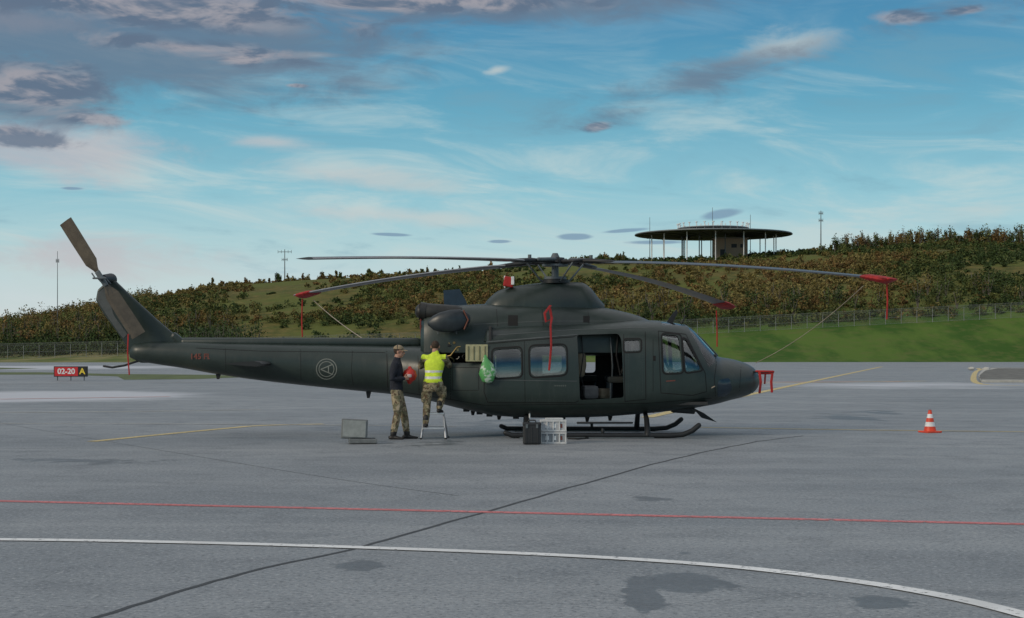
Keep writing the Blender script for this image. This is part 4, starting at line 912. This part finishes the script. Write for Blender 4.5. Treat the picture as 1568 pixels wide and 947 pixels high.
    hm_=[1 if (c.z>.035 and c.y<.07) or (c.y<-.03 and c.z>-.05 and abs(c.x)<.078) or (c.z>.0 and c.y<.015 and abs(c.x)<.079) else 0 for c in hfc]
    parts.append(([hd+Mh@Vector(q) for q in hv],hf,hm_))
    par=empty(name,loc,rz); o=joinmeshes("body",parts,mats,par)
    # eyes
    for s in (-1,1):
        ev,ef=ell((s*.033,.084,.008),(.010,.006,.005),10); mesh("eye",[hd+Mh@q for q in ev],ef,dark,par,True)
    if hat:
        cv,cf=ell((0,-.012,.048),(.083,.102,.078),24); keep=[q for q in cf if min(cv[i].z for i in q)>.040]
        mesh("cap_crown",[hd+Mh@q for q in cv],keep,capm,par,True)
        bv=[];n=14
        for rr2,dz in ((.0,0),(1.0,-.012)):
            for i in range(n+1):
                a=math.pi*(.12+.76*i/n); bv.append(Vector((math.cos(a)*(.080+.0*rr2),.02+math.sin(a)*(.062+.085*rr2),.048+dz-.018*abs(math.cos(a)))))
        mesh("cap_brim",[hd+Mh@q for q in bv],[(i,i+1,n+2+i,n+1+i) for i in range(n)],capm,par,True); 
    return par
# materials order: 0 skin 1 hair 2 top 3 trousers 4 boots 5 reflective 6 camo sleeves
def ruleA(l,c):
    if l=='neck': return 0 if c[2]>1.50 else 2
    if l=='boot': return 4 if c[2]<.19 else 3
    if l=='leg': return 2 if c[2]>.93 else (4 if c[2]<.15 else 3)
    if l=='torso': return 2 if c[2]>.90 else 3
    return 2
JA=dict(pelvis=(0,0,.95),chest=(0,-.005,1.27),neck=(0,.01,1.49),head=(0,.05,1.64),sh_r=(.19,0,1.41),sh_l=(-.19,0,1.41),el_r=(.245,-.07,1.13),el_l=(-.245,-.03,1.13),wr_r=(.15,.14,1.14),wr_l=(-.14,.15,1.14),
 hip_r=(.095,0,.90),hip_l=(-.095,0,.90),kn_r=(.12,.03,.49),kn_l=(-.11,.13,.50),an_r=(.13,-.05,.085),an_l=(-.11,.19,.085),toe_r=(.25,1,0),toe_l=(-.1,1,0))
dA=F*H/(673-538.)
pa=person("technician_in_navy_jacket",JA,(hx(607,dA),dA-31,0),R(-90),[skin,hair,navy,camoM,boot,refl,camoM],ruleA,{'r':((-.35,1,.15),(-1,0,.2),.35),'l':((.35,1,.15),(1,0,.2),.35)},(.12,1,-.08))
# red helmet bag held in the hands
e=pa; V,Fc=loftdata([(0,.245,1.08),(0,.25,1.12),(0,.25,1.20),(0,.25,1.28),(0,.25,1.33)],[.05,.105,.135,.11,.04],(1,0,0),20); mesh("red_helmet",V,Fc,pm("red_plastic",(.48,.028,.018),.35),pa,True)
V,Fc=loftdata([(.125,.25,1.17),(.13,.25,1.21)],[(.045,.012),(.045,.012)],(0,1,0),10); mesh("helmet_decal",V,Fc,pm("decal_white",(.5,.4,.38),.5),pa,True)
tube("headset_band",[(.082,0.03,1.66),(.065,.02,1.74),(0,.02,1.775),(-.065,.02,1.74),(-.082,.03,1.66)],.008,dark,pa,6)
def ruleB(l,c):
    if l=='neck': return 0
    if l=='boot': return 4
    if l=='leg': return 3 if c[2]<1.08 else 2
    if l=='torso':
        if c[2]<1.06: return 3
        if 1.13<c[2]<1.175 or 1.245<c[2]<1.29: return 5
        return 2
    return 2 if c[2]>1.50 and abs(c[0])<.235 else 6
JB=dict(pelvis=(0,0,1.08),chest=(.02,.09,1.39),neck=(.03,.17,1.60),head=(.02,.23,1.735),sh_r=(.205,.13,1.53),sh_l=(-.175,.13,1.53),el_r=(.29,.34,1.36),el_l=(-.28,.33,1.35),wr_r=(.22,.56,1.43),wr_l=(-.13,.56,1.42),
 hip_r=(.095,0,1.03),hip_l=(-.095,0,1.03),kn_r=(.15,.24,.80),kn_l=(-.12,.09,.66),an_r=(.12,.02,.575),an_l=(-.12,-.10,.305),toe_r=(.15,1,0),toe_l=(-.1,1,0))
pb=person("technician_in_hi_vis_vest",JB,(LX-.02,LY,0),R(-4),[skin,hair,vestm,camoM,boot,refl,camoM],ruleB,{'r':((-.2,1,.2),(-.6,0,-.8),.45),'l':((.2,1,.2),(.6,0,-.8),.45)},(.05,1,-.25),hat=False)
print("done")
